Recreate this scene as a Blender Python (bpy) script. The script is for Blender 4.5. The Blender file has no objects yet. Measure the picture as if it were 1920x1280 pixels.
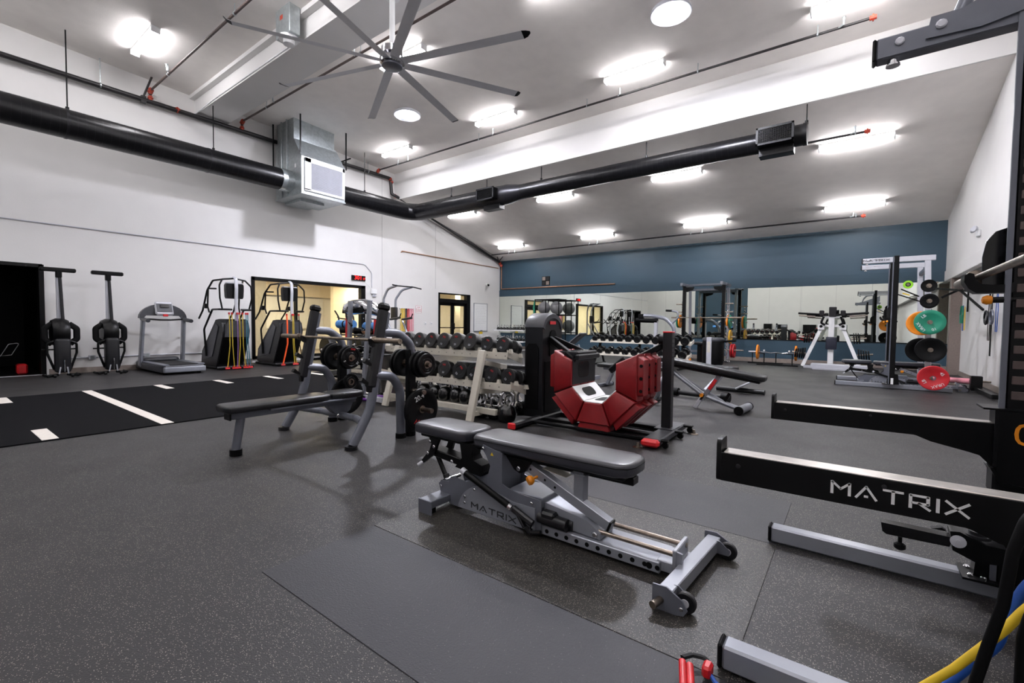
import bpy, math, random
from mathutils import Vector, Matrix
random.seed(7)
PI = math.pi
R = math.radians
SC = bpy.context.scene
COL = SC.collection

# ------------------------------------------------------------------ camera
def add_camera():
    cd = bpy.data.cameras.new('camera')
    cd.sensor_width = 36.0
    cd.lens = 854.9 / 1920 * 36.0
    cd.clip_start = 0.05
    cam = bpy.data.objects.new('camera', cd)
    COL.objects.link(cam)
    yaw, pitch, roll = R(36.807), R(-2.236), R(0.62)
    f = Vector((-math.sin(yaw)*math.cos(pitch), math.cos(yaw)*math.cos(pitch), math.sin(pitch)))
    r = Vector((math.cos(yaw), math.sin(yaw), 0)); u = r.cross(f)
    r2 = r*math.cos(roll) + u*math.sin(roll); u2 = -r*math.sin(roll) + u*math.cos(roll)
    m = Matrix((r2, u2, -f)).transposed().to_4x4()
    m.translation = Vector((0, 0, 1.2))
    cam.matrix_world = m
    SC.camera = cam
add_camera()

# ------------------------------------------------------------------ world, exposure
w = bpy.data.worlds.new('world'); SC.world = w; w.use_nodes = True
w.node_tree.nodes['Background'].inputs[0].default_value = (0.6, 0.7, 0.85, 1)
w.node_tree.nodes['Background'].inputs[1].default_value = 0.3
SC.view_settings.view_transform = 'Standard'
SC.view_settings.look = 'None'
SC.view_settings.exposure = 0.27
SC.view_settings.gamma = 1.0
SC.view_settings.use_curve_mapping = False
TUBE_E, BAY_E = 48.0, 820.0      # emission of the ceiling fixtures

# ------------------------------------------------------------------ materials
def lin(c):
    if isinstance(c, str):
        c = tuple(int(c[i:i+2], 16)/255 for i in (0, 2, 4))
    return tuple(x/12.92 if x <= 0.04045 else ((x+0.055)/1.055)**2.4 for x in c)
MATS = {}
def mat(name, col, rough=0.5, metal=0.0, var=0.12, scale=12.0, bump=0.0, bscale=60.0, spec=0.5, coat=0.0, emit=None, estr=0.0, alpha=1.0, trans=0.0):
    """procedural principled material: colour varied by noise, fine bump"""
    m = bpy.data.materials.new(name); m.use_nodes = True
    nt = m.node_tree; p = nt.nodes['Principled BSDF']
    c = lin(col)
    tc = nt.nodes.new('ShaderNodeTexCoord')
    nz = nt.nodes.new('ShaderNodeTexNoise'); nz.inputs['Scale'].default_value = scale; nz.inputs['Detail'].default_value = 4
    nt.links.new(tc.outputs['Object'], nz.inputs['Vector'])
    rp = nt.nodes.new('ShaderNodeValToRGB')
    rp.color_ramp.elements[0].position = 0.3; rp.color_ramp.elements[1].position = 0.7
    rp.color_ramp.elements[0].color = tuple(x*(1-var) for x in c)+(1,)
    rp.color_ramp.elements[1].color = tuple(min(1, x*(1+var)) for x in c)+(1,)
    nt.links.new(nz.outputs['Fac'], rp.inputs['Fac'])
    nt.links.new(rp.outputs['Color'], p.inputs['Base Color'])
    p.inputs['Roughness'].default_value = rough; p.inputs['Metallic'].default_value = metal
    p.inputs['Specular IOR Level'].default_value = spec
    p.inputs['Coat Weight'].default_value = coat
    if trans: p.inputs['Transmission Weight'].default_value = trans
    if emit:
        p.inputs['Emission Color'].default_value = lin(emit)+(1,); p.inputs['Emission Strength'].default_value = estr
    if bump:
        n2 = nt.nodes.new('ShaderNodeTexNoise'); n2.inputs['Scale'].default_value = bscale; n2.inputs['Detail'].default_value = 3
        nt.links.new(tc.outputs['Object'], n2.inputs['Vector'])
        b = nt.nodes.new('ShaderNodeBump'); b.inputs['Strength'].default_value = bump; b.inputs['Distance'].default_value = 0.01
        nt.links.new(n2.outputs['Fac'], b.inputs['Height']); nt.links.new(b.outputs['Normal'], p.inputs['Normal'])
    MATS[name] = m
    return m

def rubber(name, col, fleck, dens, rough):
    """rolled rubber flooring: dark base with pale flecks, cloudy wear"""
    m = mat(name, col, rough, var=0.1, scale=0.9, bump=0.25, bscale=160, spec=0.4)
    nt = m.node_tree; p = nt.nodes['Principled BSDF']
    tc = [n for n in nt.nodes if n.type == 'TEX_COORD'][0]
    rp = [n for n in nt.nodes if n.type == 'VALTORGB'][0]
    vo = nt.nodes.new('ShaderNodeTexVoronoi'); vo.inputs['Scale'].default_value = 235
    nt.links.new(tc.outputs['Object'], vo.inputs['Vector'])
    sep = nt.nodes.new('ShaderNodeSeparateColor'); nt.links.new(vo.outputs['Color'], sep.inputs[0])
    g = nt.nodes.new('ShaderNodeMath'); g.operation = 'GREATER_THAN'; g.inputs[1].default_value = 1-dens
    nt.links.new(sep.outputs[0], g.inputs[0])
    d = nt.nodes.new('ShaderNodeMath'); d.operation = 'LESS_THAN'; d.inputs[1].default_value = 0.36
    nt.links.new(vo.outputs['Distance'], d.inputs[0])
    mu = nt.nodes.new('ShaderNodeMath'); mu.operation = 'MULTIPLY'
    nt.links.new(g.outputs[0], mu.inputs[0]); nt.links.new(d.outputs[0], mu.inputs[1])
    mx = nt.nodes.new('ShaderNodeMix'); mx.data_type = 'RGBA'
    nt.links.new(mu.outputs[0], mx.inputs['Factor'])
    nt.links.new(rp.outputs['Color'], mx.inputs[6]); mx.inputs[7].default_value = lin(fleck)+(1,)
    nt.links.new(mx.outputs[2], p.inputs['Base Color'])
    n3 = nt.nodes.new('ShaderNodeTexNoise'); n3.inputs['Scale'].default_value = 1.7; n3.inputs['Detail'].default_value = 5
    nt.links.new(tc.outputs['Object'], n3.inputs['Vector'])
    mr = nt.nodes.new('ShaderNodeMapRange'); mr.inputs['To Min'].default_value = rough-0.09; mr.inputs['To Max'].default_value = rough+0.09
    nt.links.new(n3.outputs['Fac'], mr.inputs[0]); nt.links.new(mr.outputs[0], p.inputs['Roughness'])
    return m

M_WALL = mat('painted_wall', 'dcdad8', 0.6, var=0.02, scale=2, bump=0.08, bscale=40)
M_CEIL = mat('ceiling_paint', 'f6f1ec', 0.85, var=0.03, scale=3, bump=0.15, bscale=50, spec=0.2)
M_BLUE = mat('blue_paint', '294353', 0.5, var=0.05, scale=2)
M_FLOOR = rubber('speckled_rubber', '1f1e20', '9a9387', 0.16, 0.50)
M_MATS = rubber('smooth_rubber_mat', '222227', '625f5d', 0.02, 0.48)
M_MATW = rubber('worn_rubber_mat', '252321', '968f83', 0.22, 0.40)
M_MATD = rubber('dark_rubber_mat', '1e1c1e', '9c968a', 0.22, 0.47)
M_TURF = mat('black_turf', '101013', 0.95, var=0.75, scale=150, bump=1.0, bscale=220, spec=0.1)
M_LINE = mat('white_line', 'd6cfc6', 0.8, var=0.06, scale=30)
M_BASE = mat('baseboard_vinyl', '857a72', 0.5)
M_JOINT = mat('wall_joint', 'a9a7a6', 0.7)
M_MIRROR = mat('mirror_glass', 'e3e8df', 0.0, 1.0, var=0.0)
M_BLK = mat('black_powder_coat', '050506', 0.36, var=0.2, spec=0.22)
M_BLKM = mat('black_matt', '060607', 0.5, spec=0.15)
M_BLKG = mat('black_gloss_plastic', '0a0a0b', 0.2)
M_DGR = mat('dark_grey_plastic', '151518', 0.36, spec=0.35)
M_MGR = mat('mid_grey_plastic', '3c3d42', 0.4)
M_SIL = mat('silver_powder_coat', '8b8e96', 0.3, 0.35, var=0.04)
M_SILD = mat('grey_powder_coat', '656871', 0.33, 0.3, var=0.05)
M_LGR = mat('light_grey_coat', 'c0c1c8', 0.3, 0.2, var=0.04)
M_CREAM = mat('cream_powder_coat', 'cbc5b8', 0.4, var=0.05)
M_WHT = mat('white_gloss', 'e6e6e6', 0.35, var=0.02)
M_CHR = mat('chrome', 'd5d5d8', 0.12, 1.0, var=0.03)
M_WORN = mat('scuffed_steel', 'b9b4ae', 0.35, 0.9, var=0.15, scale=25)
M_CORW = mat('corridor_white', 'f2efe8', 0.6, var=0.02)
M_STEEL = mat('worn_steel', '8e8378', 0.32, 1.0, var=0.2, scale=30)
M_BARS = mat('oxidised_bar_steel', '85786a', 0.42, 0.8, var=0.25, scale=40)
M_GALV = mat('galvanised_steel', 'b4bbbd', 0.33, 0.75, var=0.13, scale=14)
M_VINYL = mat('black_vinyl', '121215', 0.34, var=0.08, scale=8, bump=0.12, bscale=220)
M_VINYLW = mat('worn_vinyl', '303137', 0.3, var=0.16, scale=6, bump=0.1, bscale=220)
M_RED = mat('red_moulded_foam', '7c070e', 0.45, var=0.1, scale=9, bump=0.08)
M_REDG = mat('red_plastic', 'c01c22', 0.35)
M_REDP = mat('red_pipe_fitting', 'a83a26', 0.5)
M_PIPE = mat('black_pipe', '1c191b', 0.45, var=0.2)
M_PIPEB = mat('brown_pipe', '4d403d', 0.5, var=0.2)
M_COPPER = mat('copper_pipe', 'a87a5c', 0.4, 0.5)
M_DUCT = mat('black_duct', '131316', 0.3, 0.3, var=0.2, scale=6)
M_DUCTS = mat('duct_seam', '26262a', 0.35, 0.5, var=0.2)
M_ORANGE = mat('orange_plastic', 'e58a12', 0.4)
M_YEL = mat('yellow_rubber', 'd9b624', 0.5)
M_GREEN = mat('green_rubber', '0f7a5e', 0.5, var=0.08)
M_BRN = mat('brown_wood_post', '7d7069', 0.5, var=0.1, scale=30)
M_BLUR = mat('blue_rubber', '164a9c', 0.5)
M_BEIGE = mat('corridor_beige', 'eadfca', 0.7, var=0.03)
M_TEXT = mat('white_print', 'dadada', 0.5, var=0.02)
M_TEXTD = mat('dark_print', '1c1c20', 0.5)
M_TEXTR = mat('red_print', 'c3272b', 0.5)
M_TUBE = mat('lamp_diffuser', 'ffffff', 0.5, var=0, emit='fdfbff', estr=TUBE_E)
M_BAY = mat('bay_lamp_diffuser', 'ffffff', 0.5, var=0, emit='f1f2ff', estr=BAY_E)
M_WARM = mat('warm_lamp', 'ffffff', 0.5, var=0, emit='ffe9c4', estr=40.0)
def glass_mat():
    m = bpy.data.materials.new('window_glass'); m.use_nodes = True
    nt = m.node_tree; p = nt.nodes['Principled BSDF']; nt.nodes.remove(p)
    out = [n for n in nt.nodes if n.type == 'OUTPUT_MATERIAL'][0]
    t = nt.nodes.new('ShaderNodeBsdfTransparent'); t.inputs[0].default_value = (0.93, 0.96, 0.94, 1)
    g = nt.nodes.new('ShaderNodeBsdfGlossy'); g.inputs['Roughness'].default_value = 0.0
    fr = nt.nodes.new('ShaderNodeFresnel'); ge = nt.nodes.new('ShaderNodeNewGeometry')
    ml = nt.nodes.new('ShaderNodeMath'); ml.operation = 'MULTIPLY_ADD'; ml.inputs[1].default_value = 1/1.5-1.5; ml.inputs[2].default_value = 1.5
    nt.links.new(ge.outputs['Backfacing'], ml.inputs[0]); nt.links.new(ml.outputs[0], fr.inputs[0])   # leaving the pane: inverse index
    mx = nt.nodes.new('ShaderNodeMixShader')
    nt.links.new(fr.outputs[0], mx.inputs[0]); nt.links.new(t.outputs[0], mx.inputs[1]); nt.links.new(g.outputs[0], mx.inputs[2])
    nt.links.new(mx.outputs[0], out.inputs[0])
    return m
M_GLASS = glass_mat()

# ------------------------------------------------------------------ mesh builder
def V(*a):
    return Vector(a[0]) if len(a) == 1 else Vector(a)
def frame(d):
    """rotation whose Z is along d"""
    return V(d).to_track_quat('Z', 'Y').to_matrix()
def rr(w, h, r, n=4):
    """rounded rectangle outline, centred"""
    r = min(r, w/2-1e-4, h/2-1e-4); o = []
    for cx, cy, a in ((w/2-r, h/2-r, 0), (-w/2+r, h/2-r, 90), (-w/2+r, -h/2+r, 180), (w/2-r, -h/2+r, 270)):
        for k in range(n+1):
            t = R(a+90*k/n); o.append((cx+r*math.cos(t), cy+r*math.sin(t)))
    return o
def fillet(pts, rad, n=5):
    pts = [V(p) for p in pts]
    if rad <= 0 or len(pts) < 3: return pts
    o = [pts[0]]
    for i in range(1, len(pts)-1):
        a, b, c = pts[i-1], pts[i], pts[i+1]
        u, v = (a-b), (c-b); lu, lv = u.length, v.length; u.normalize(); v.normalize()
        ang = u.angle(v, PI)
        if ang > R(176): o.append(b); continue
        t = min(rad/math.tan(ang/2), lu*0.49, lv*0.49)
        p, q = b+u*t, b+v*t
        for k in range(n+1):
            s = k/n; o.append(p*(1-s)**2 + b*2*s*(1-s) + q*s*s)
    o.append(pts[-1]); return o
class MB:
    def __init__(s): s.v = []; s.f = []
    def add(s, vs, fs, m=None):
        k = len(s.v)
        s.v += [tuple(m @ V(p)) if m is not None else tuple(p) for p in vs]
        s.f += [tuple(i+k for i in f) for f in fs]
        return s
    def box(s, c, d, rot=None, bev=0.0):
        """chamfered box, centre c, size d, rot = euler degrees or 3x3"""
        hx, hy, hz = d[0]/2, d[1]/2, d[2]/2
        b = min(bev, hx*.9, hy*.9, hz*.9)
        if rot is None: m = Matrix.Identity(3)
        elif isinstance(rot, Matrix): m = rot
        else:
            from mathutils import Euler
            m = Euler([R(a) for a in rot]).to_matrix()
        c = V(c)
        if b <= 0:
            vs = [(x, y, z) for x in (-hx, hx) for y in (-hy, hy) for z in (-hz, hz)]
            fs = [(0, 1, 3, 2), (4, 6, 7, 5), (0, 4, 5, 1), (2, 3, 7, 6), (0, 2, 6, 4), (1, 5, 7, 3)]
        else:
            vs = []; idx = {}
            for i, x in enumerate((-1, 1)):
                for j, y in enumerate((-1, 1)):
                    for k, z in enumerate((-1, 1)):
                        for a in range(3):
                            p = [x*(hx-b), y*(hy-b), z*(hz-b)]
                            p[a] += (x, y, z)[a]*b
                            idx[(i, j, k, a)] = len(vs); vs.append(tuple(p))
            fs = []
            for a in range(3):
                o = [q for q in range(3) if q != a]
                for sgn in (0, 1):
                    q = []
                    for (u, v) in ((0, 0), (1, 0), (1, 1), (0, 1)):
                        ijk = [0, 0, 0]; ijk[a] = sgn; ijk[o[0]] = u; ijk[o[1]] = v
                        q.append(idx[(ijk[0], ijk[1], ijk[2], a)])
                    if (sgn == 0) != (a == 1): q.reverse()
                    fs.append(tuple(q))
            for a in range(3):           # edges parallel to a
                o = [q for q in range(3) if q != a]
                for u in (0, 1):
                    for v in (0, 1):
                        l = [0, 0, 0]; l[o[0]] = u; l[o[1]] = v; h = list(l); h[a] = 1
                        q = [idx[(*l, o[0])], idx[(*h, o[0])], idx[(*h, o[1])], idx[(*l, o[1])]]
                        if (u == v) != (a == 1): q.reverse()
                        fs.append(tuple(q))
            for i in (0, 1):
                for j in (0, 1):
                    for k in (0, 1):
                        q = [idx[(i, j, k, 0)], idx[(i, j, k, 1)], idx[(i, j, k, 2)]]
                        if (i+j+k) % 2 == 0: q.reverse()
                        fs.append(tuple(q))
        return s.add([m @ V(p) + c for p in vs], fs)
    def bb(s, x0, x1, y0, y1, z0, z1, bev=0.0):
        return s.box(((x0+x1)/2, (y0+y1)/2, (z0+z1)/2), (abs(x1-x0), abs(y1-y0), abs(z1-z0)), None, bev)
    def bar(s, p, q, w, h, up=(0, 0, 1), bev=0.0, ext=0.0):
        """rectangular tube from p to q; w across, h along 'up'"""
        p, q = V(p), V(q); d = (q-p); L = d.length+2*ext; d.normalize()
        x = d; y = V(up).cross(x)
        if y.length < 1e-4: y = V(1, 0, 0).cross(x)
        y.normalize(); z = x.cross(y)
        return s.box((p+q)/2, (L, w, h), Matrix((x, y, z)).transposed(), bev)
    def rings(s, rs, cap=True, close=False):
        k = len(s.v); n = len(rs[0])
        for r in rs: s.v += [tuple(p) for p in r]
        m = len(rs)
        for i in range(m if close else m-1):
            a, b = k+i*n, k+((i+1) % m)*n
            for j in range(n):
                j2 = (j+1) % n; s.f.append((a+j, a+j2, b+j2, b+j))
        if cap and not close:
            s.f.append(tuple(range(k+n-1, k-1, -1))); s.f.append(tuple(range(k+(m-1)*n, k+m*n)))
        return s
    def tube(s, pts, r, n=10, bend=0.0, rx=None, cap=True, close=False, ang=0.0, bn=5):
        """round (or elliptical: rx, or list of radii) tube along a path"""
        pts = fillet(pts, bend, bn) if bend else [V(p) for p in pts]
        rs = []; prev = None; N = len(pts)
        for i, p in enumerate(pts):
            if close: t = (pts[(i+1) % N]-pts[i-1])
            else: t = (pts[min(i+1, N-1)]-pts[max(i-1, 0)])
            if t.length < 1e-9: t = V(0, 0, 1)
            t.normalize()
            if prev is None:
                a = V(0, 0, 1) if abs(t.z) < 0.9 else V(1, 0, 0)
                x = a.cross(t).normalized()
            else:
                x = prev - t*prev.dot(t)
                if x.length < 1e-6: x = V(1, 0, 0).cross(t)
                x.normalize()
            prev = x; y = t.cross(x)
            rad = r[i] if isinstance(r, (list, tuple)) else r
            ra = rx if rx is not None else rad
            rs.append([p + x*ra*math.cos(2*PI*k/n+ang) + y*rad*math.sin(2*PI*k/n+ang) for k in range(n)])
        return s.rings(rs, cap, close)
    def cyl(s, p, q, r, r2=None, n=16):
        return s.tube([p, q], [r, r if r2 is None else r2], n)
    def lathe(s, prof, o=(0, 0, 0), d=(0, 0, 1), n=20, cap=True):
        """profile [(radius, height)] about axis d from o"""
        m = frame(d); o = V(o)
        return s.rings([[o + m @ V(max(r, 1e-5)*math.cos(2*PI*k/n), max(r, 1e-5)*math.sin(2*PI*k/n), h) for k in range(n)] for r, h in prof], cap)
    def prism(s, poly, o, u, v, th):
        """polygon (2D) in plane o+u,v; extruded th along u x v (centred)"""
        o, u, v = V(o), V(u).normalized(), V(v).normalized(); w = u.cross(v).normalized()
        a = [o+u*x+v*y-w*th/2 for x, y in poly]; b = [o+u*x+v*y+w*th/2 for x, y in poly]
        ar = sum(poly[i][0]*poly[(i+1) % len(poly)][1]-poly[(i+1) % len(poly)][0]*poly[i][1] for i in range(len(poly)))
        if ar < 0: a.reverse(); b.reverse()
        return s.rings([a, b])
    def pad(s, outline, z0, z1, r, o=(0, 0, 0), m=None, n=4, crown=0.0):
        """upholstered cushion: outline inset at top and bottom with rounded edges"""
        cx = sum(p[0] for p in outline)/len(outline); cy = sum(p[1] for p in outline)/len(outline)
        W = max(abs(p[0]-cx) for p in outline); H = max(abs(p[1]-cy) for p in outline)
        lv = []
        for k in range(n+1): a = PI/2*k/n; lv.append((r*(1-math.sin(a)), z0+r*(1-math.cos(a))))
        for k in range(n+1): a = PI/2*k/n; lv.append((r*(1-math.cos(a)), z1-r*(1-math.sin(a))))
        if crown: lv.append((min(W, H)*0.55, z1+crown))
        rs = []
        for ins, z in lv:
            fx, fy = (W-ins)/W, (H-ins)/H
            rs.append([(cx+(x-cx)*fx+o[0], cy+(y-cy)*fy+o[1], z+o[2]) for x, y in outline])
        if m is not None: rs = [[tuple(m @ V(p)) for p in q] for q in rs]
        return s.rings(rs)
    def ball(s, c, r, n=14, sq=1.0):
        prof = [(r*math.sin(PI*k/(n//2+2)), -r*sq*math.cos(PI*k/(n//2+2))) for k in range(n//2+3)]
        return s.lathe(prof, c, (0, 0, 1), n)
    def xf(s, m):
        s.v = [tuple(m @ V(p)) for p in s.v]; return s
    def mesh(s, name, m, smooth=35):
        me = bpy.data.meshes.new(name); me.from_pydata([tuple(p) for p in s.v], [], s.f)
        me.materials.append(m)
        if smooth:
            me.polygons.foreach_set('use_smooth', [True]*len(me.polygons))
            me.set_sharp_from_angle(angle=R(smooth))
        me.update(); return me
def link(name, me, parent=None):
    o = bpy.data.objects.new(name, me); COL.objects.link(o)
    if parent: o.parent = parent
    return o
def obj(name, b, m, parent=None, label=None, smooth=35):
    o = link(name, b.mesh(name, m, smooth), parent)
    if label: o['label'] = label
    return o
def tag(o, label, cat, group=None):
    o['label'] = label; o['category'] = cat
    if group: o['group'] = group
    return o
def thing(name, label, cat, loc=(0, 0, 0), rz=0, group=None, rot=None):
    o = bpy.data.objects.new(name, None); o.empty_display_size = 0.1; COL.objects.link(o)
    o.location = loc; o.rotation_euler = rot if rot else (0, 0, R(rz))
    return tag(o, label, cat, group)
def struct(name, b, m, parent=None, smooth=30):
    o = obj(name, b, m, parent, None, smooth)
    if parent is None: o['kind'] = 'structure'
    return o
def dup(root, loc, rz=None, label=None, group=None, rot=None):
    r = root.copy(); COL.objects.link(r); r.location = loc
    if rz is not None: r.rotation_euler = (0, 0, R(rz))
    if rot is not None: r.rotation_euler = rot
    if label: r['label'] = label
    if group: r['group'] = group
    for ch in list(root.children):
        c = ch.copy(); COL.objects.link(c); c.parent = r
        for g in list(ch.children):
            d = g.copy(); COL.objects.link(d); d.parent = c
    return r
def text(name, s, size, m, parent, loc, xa, ya, sx=1.0, depth=0.001, label=None, align='CENTER'):
    """flat lettering: local x axis xa, y axis ya"""
    cu = bpy.data.curves.new('t', 'FONT'); cu.body = s; cu.size = size; cu.align_x = align; cu.align_y = 'CENTER'
    cu.extrude = depth; cu.resolution_u = 3
    t = bpy.data.objects.new('t', cu); me = bpy.data.meshes.new_from_object(t)
    bpy.data.objects.remove(t); bpy.data.curves.remove(cu)
    me.materials.clear(); me.materials.append(m)
    xa, ya = V(xa).normalized(), V(ya).normalized(); za = xa.cross(ya)
    mm = Matrix((xa*sx, ya, za)).transposed().to_4x4(); mm.translation = V(loc)
    me.transform(mm); me.name = name
    o = link(name, me, parent)
    if label: o['label'] = label
    return o
def logo_matrix(m, parent, loc, xa, ya, h, sx=1.0, name='lettering', red=None):
    """wide six-letter wordmark built from strokes"""
    S = 0.17
    L = {'M': [((0, 0), (0, 1)), ((0, 1), (.55, .45)), ((.55, .45), (1.1, 1)), ((1.1, 1), (1.1, 0))],
         'A': [((0, 0), (.6, 1)), ((.6, 1), (1.2, 0)), ((.52, .18), (.68, .18))],
         'T': [((0, 1), (1.1, 1)), ((.55, 1), (.55, 0))],
         'R': [((0, 0), (0, 1)), ((0, 1), (.95, 1)), ((.95, 1), (.95, .42)), ((.95, .42), (.1, .42)), ((.45, .42), (1.05, 0))],
         'I': [((0, 0), (0, 1))], 'X': [((0, 0), (1.15, 1)), ((0, 1), (1.15, 0))]}
    W = {'M': 1.1, 'A': 1.2, 'T': 1.1, 'R': 1.05, 'I': 0.0, 'X': 1.15}
    b = MB(); x = 0.0
    xa, ya = V(xa).normalized(), V(ya).normalized(); za = xa.cross(ya)
    tot = sum(W.values())+5*0.42
    for ch in 'MATRIX':
        for (p, q) in L[ch]:
            P = V(loc)+xa*((x+p[0]-tot/2)*h*sx)+ya*((p[1]-.5)*h)
            Q = V(loc)+xa*((x+q[0]-tot/2)*h*sx)+ya*((q[1]-.5)*h)
            b.bar(P, Q, S*h*(1.25 if p[0] == q[0] else 1), 0.002, up=za, ext=S*h*0.3)
        x += W[ch]+0.42
    return obj(name, b, m, parent)

# ================================================================== SETTING
XL, XR, XR2, YB, YF = -13.8, 2.0, 2.2, 17.4, -2.5
def zn(y): return 7.13-0.04*y          # near ceiling
def zf(y): return 5.74-0.245*(y-11.1)  # far ceiling
YS = 11.08                             # ceiling step
b = MB(); b.bb(XL-0.3, XR2+0.3, YF-0.3, YB+0.3, -0.2, 0.0); struct('floor', b, M_FLOOR)
# loose mats: each its own slab, laid edge to edge
def mat_slab(x0, x1, y0, y1, h, m, rot=0):
    b = MB(); b.bb(x0, x1, y0, y1, -0.004, h, 0.0015); return obj('rubber_mat', b, m)
tag(mat_slab(-2.23, -0.30, 1.64, 2.84, 0.003, M_MATW), 'worn speckled rubber mat under the adjustable bench', 'mat', 'rubber mats')
tag(mat_slab(-2.23, -0.30, 1.0, 1.636, 0.003, M_MATS), 'smooth grey rubber mat along the front edge of the speckled one', 'mat', 'rubber mats')
tag(mat_slab(-0.296, 2.15, 1.64, 2.84, 0.003, M_MATD), 'dark speckled rubber mat between the feet of the near power rack', 'mat', 'rubber mats')
tag(mat_slab(-1.6, -0.30, 2.845, 3.6, 0.003, M_MATS), 'smooth grey rubber mat behind the adjustable bench', 'mat', 'rubber mats')
# turf strip with painted marks
tf = MB(); tf.bb(-10.15, -6.28, YF+0.02, 8.6, -0.003, 0.012); T = obj('turf_strip', tf, M_TURF); tag(T, 'black artificial turf sled track with white yard marks', 'turf')
b = MB(); b.bb(-10.15, -6.28, 1.74, 1.86, 0.010, 0.015); obj('cross_line', b, M_LINE, T)
for k in range(-4, 7):
    y = 1.80+0.955*k
    if k == 0: continue
    b = MB(); b.bb(-10.13, -9.45, y-0.06, y+0.06, 0.010, 0.015); obj('yard_mark', b, M_LINE, T)
    b = MB(); b.bb(-6.95, -6.30, y-0.06, y+0.06, 0.010, 0.015); obj('yard_mark', b, M_LINE, T)

# left wall with opening, window and doorway
def wall_piece(b, y0, y1, z0, z1, x0=XL-0.25, x1=XL): b.bb(x0, x1, y0, y1, z0, z1)
DK = (-0.9, 1.80, 2.34); WN = (5.99, 9.78, 2.47); DR = (13.32, 15.26, 2.46)
b = MB()
wall_piece(b, YF-0.3, DK[0], 0, 8); wall_piece(b, DK[0], DK[1], DK[2], 8); wall_piece(b, DK[1], WN[0], 0, 8)
wall_piece(b, WN[0], WN[1], WN[2], 8); wall_piece(b, WN[0], WN[1], 0, 0.10)
wall_piece(b, WN[1], DR[0], 0, 8); wall_piece(b, DR[0], DR[1], DR[2], 8); wall_piece(b, DR[1], YB+0.3, 0, 8)
struct('wall_left', b, M_WALL)
n = 1
for y in (10.5, 13.15, 2.0+0.05):
    if y < 5: continue
    b = MB(); b.bb(XL-0.002, XL+0.004, y-0.006, y+0.006, 2.6 if 13 < y < 13.4 else 0.12, 6.6 if y < 11 else 5.2); struct('trim_%d' % n, b, M_JOINT); n += 1
b = MB()
for y0, y1 in ((1.86, WN[0]), (WN[1], DR[0]), (DR[1], YB)): b.bb(XL, XL+0.015, y0, y1, 0, 0.12, 0.003)
struct('baseboard_left', b, M_BASE)
# back wall: blue paint above and below the mirror
b = MB(); b.bb(XL-0.3, XR2+0.3, YB, YB+0.25, 0, 8); struct('wall_back', b, M_BLUE)
b = MB(); b.bb(XL, XR2, YB-0.015, YB, 0, 0.14, 0.003); struct('baseboard_back', b, M_BASE)
b = MB(); b.bb(XL, XR2, YB-0.03, YB, 2.50, 2.80, 0.004); struct('trim_%d' % n, b, M_BLUE); n += 1
b = MB(); b.bb(XL, XR2, YB-0.02, YB, 0.745, 0.768, 0.002); struct('trim_%d' % n, b, M_BLKM); n += 1
MR = thing('wall_mirror', 'long frameless wall mirror in abutting panes across the blue wall', 'mirror', (0, YB, 0))
xs = [XL+0.02+(XR2-XL-0.04)*k/9 for k in range(10)]
for k in range(9):
    b = MB(); b.bb(xs[k]+0.001, xs[k+1]-0.001, -0.012, -0.006, 0.77, 2.50); obj('pane', b, M_MIRROR, MR, smooth=0)
# right wall: upper part overhangs, lower part set back behind a ledge
b = MB(); b.bb(XR, XR+0.6, YF-0.3, YB+0.3, 2.56, 8); b.bb(XR2, XR2+0.4, YF-0.3, YB+0.3, 0, 2.56); struct('wall_right', b, M_WALL)
b = MB(); b.bb(XR-0.025, XR+0.1, YF, YB, 2.50, 2.78, 0.005); struct('trim_%d' % n, b, M_WALL); n += 1
b = MB(); b.bb(XR2-0.02, XR2, YF, YB, 0, 0.12, 0.003); struct('baseboard_right', b, M_BASE)
b = MB(); b.bb(1.98, 2.2, 16.2, 16.42, 0, 2.5, 0.004); struct('trim_%d' % n, b, M_BRN); n += 1
# wall behind the camera, with its painted blue stripe
b = MB(); b.bb(XL-0.3, XR2+0.3, YF-0.25, YF, 0, 8); struct('wall_front', b, M_WALL)
b = MB(); b.bb(-10.0, -6.3, YF, YF+0.004, 0.0, 7.1); struct('trim_%d' % n, b, M_BLUE); n += 1
for x in (-12.3, -4.9, -3.0, -1.0, 0.9):
    b = MB(); b.bb(x-0.006, x+0.006, YF, YF+0.004, 0.1, 7.0); struct('trim_%d' % n, b, M_JOINT); n += 1
# ceiling: near level part, vertical step, far slope, cross beam
b = MB()
b.add([(XL-.3, YF-.3, zn(YF-.3)), (XR+.6, YF-.3, zn(YF-.3)), (XR+.6, YS, zn(YS)), (XL-.3, YS, zn(YS))] +
      [(XL-.3, YF-.3, 8.2), (XR+.6, YF-.3, 8.2), (XR+.6, YS, 8.2), (XL-.3, YS, 8.2)],
      [(0, 3, 2, 1), (4, 5, 6, 7), (0, 1, 5, 4), (2, 3, 7, 6), (1, 2, 6, 5), (0, 4, 7, 3)])
struct('ceiling', b, M_CEIL)
b = MB()
b.add([(XL-.3, YS, zf(YS)), (XR+.6, YS, zf(YS)), (XR+.6, YB+.3, zf(YB+.3)), (XL-.3, YB+.3, zf(YB+.3))] +
      [(XL-.3, YS, 8.2), (XR+.6, YS, 8.2), (XR+.6, YB+.3, 8.2), (XL-.3, YB+.3, 8.2)],
      [(0, 3, 2, 1), (4, 5, 6, 7), (2, 3, 7, 6), (1, 2, 6, 5), (0, 4, 7, 3)])
struct('ceiling_slope', b, M_CEIL)
b = MB(); b.bb(XL-.2, XR+.5, YS-0.03, YS+0.02, zf(YS)-0.02, 8.1); struct('ceiling_step', b, M_WALL)
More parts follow.
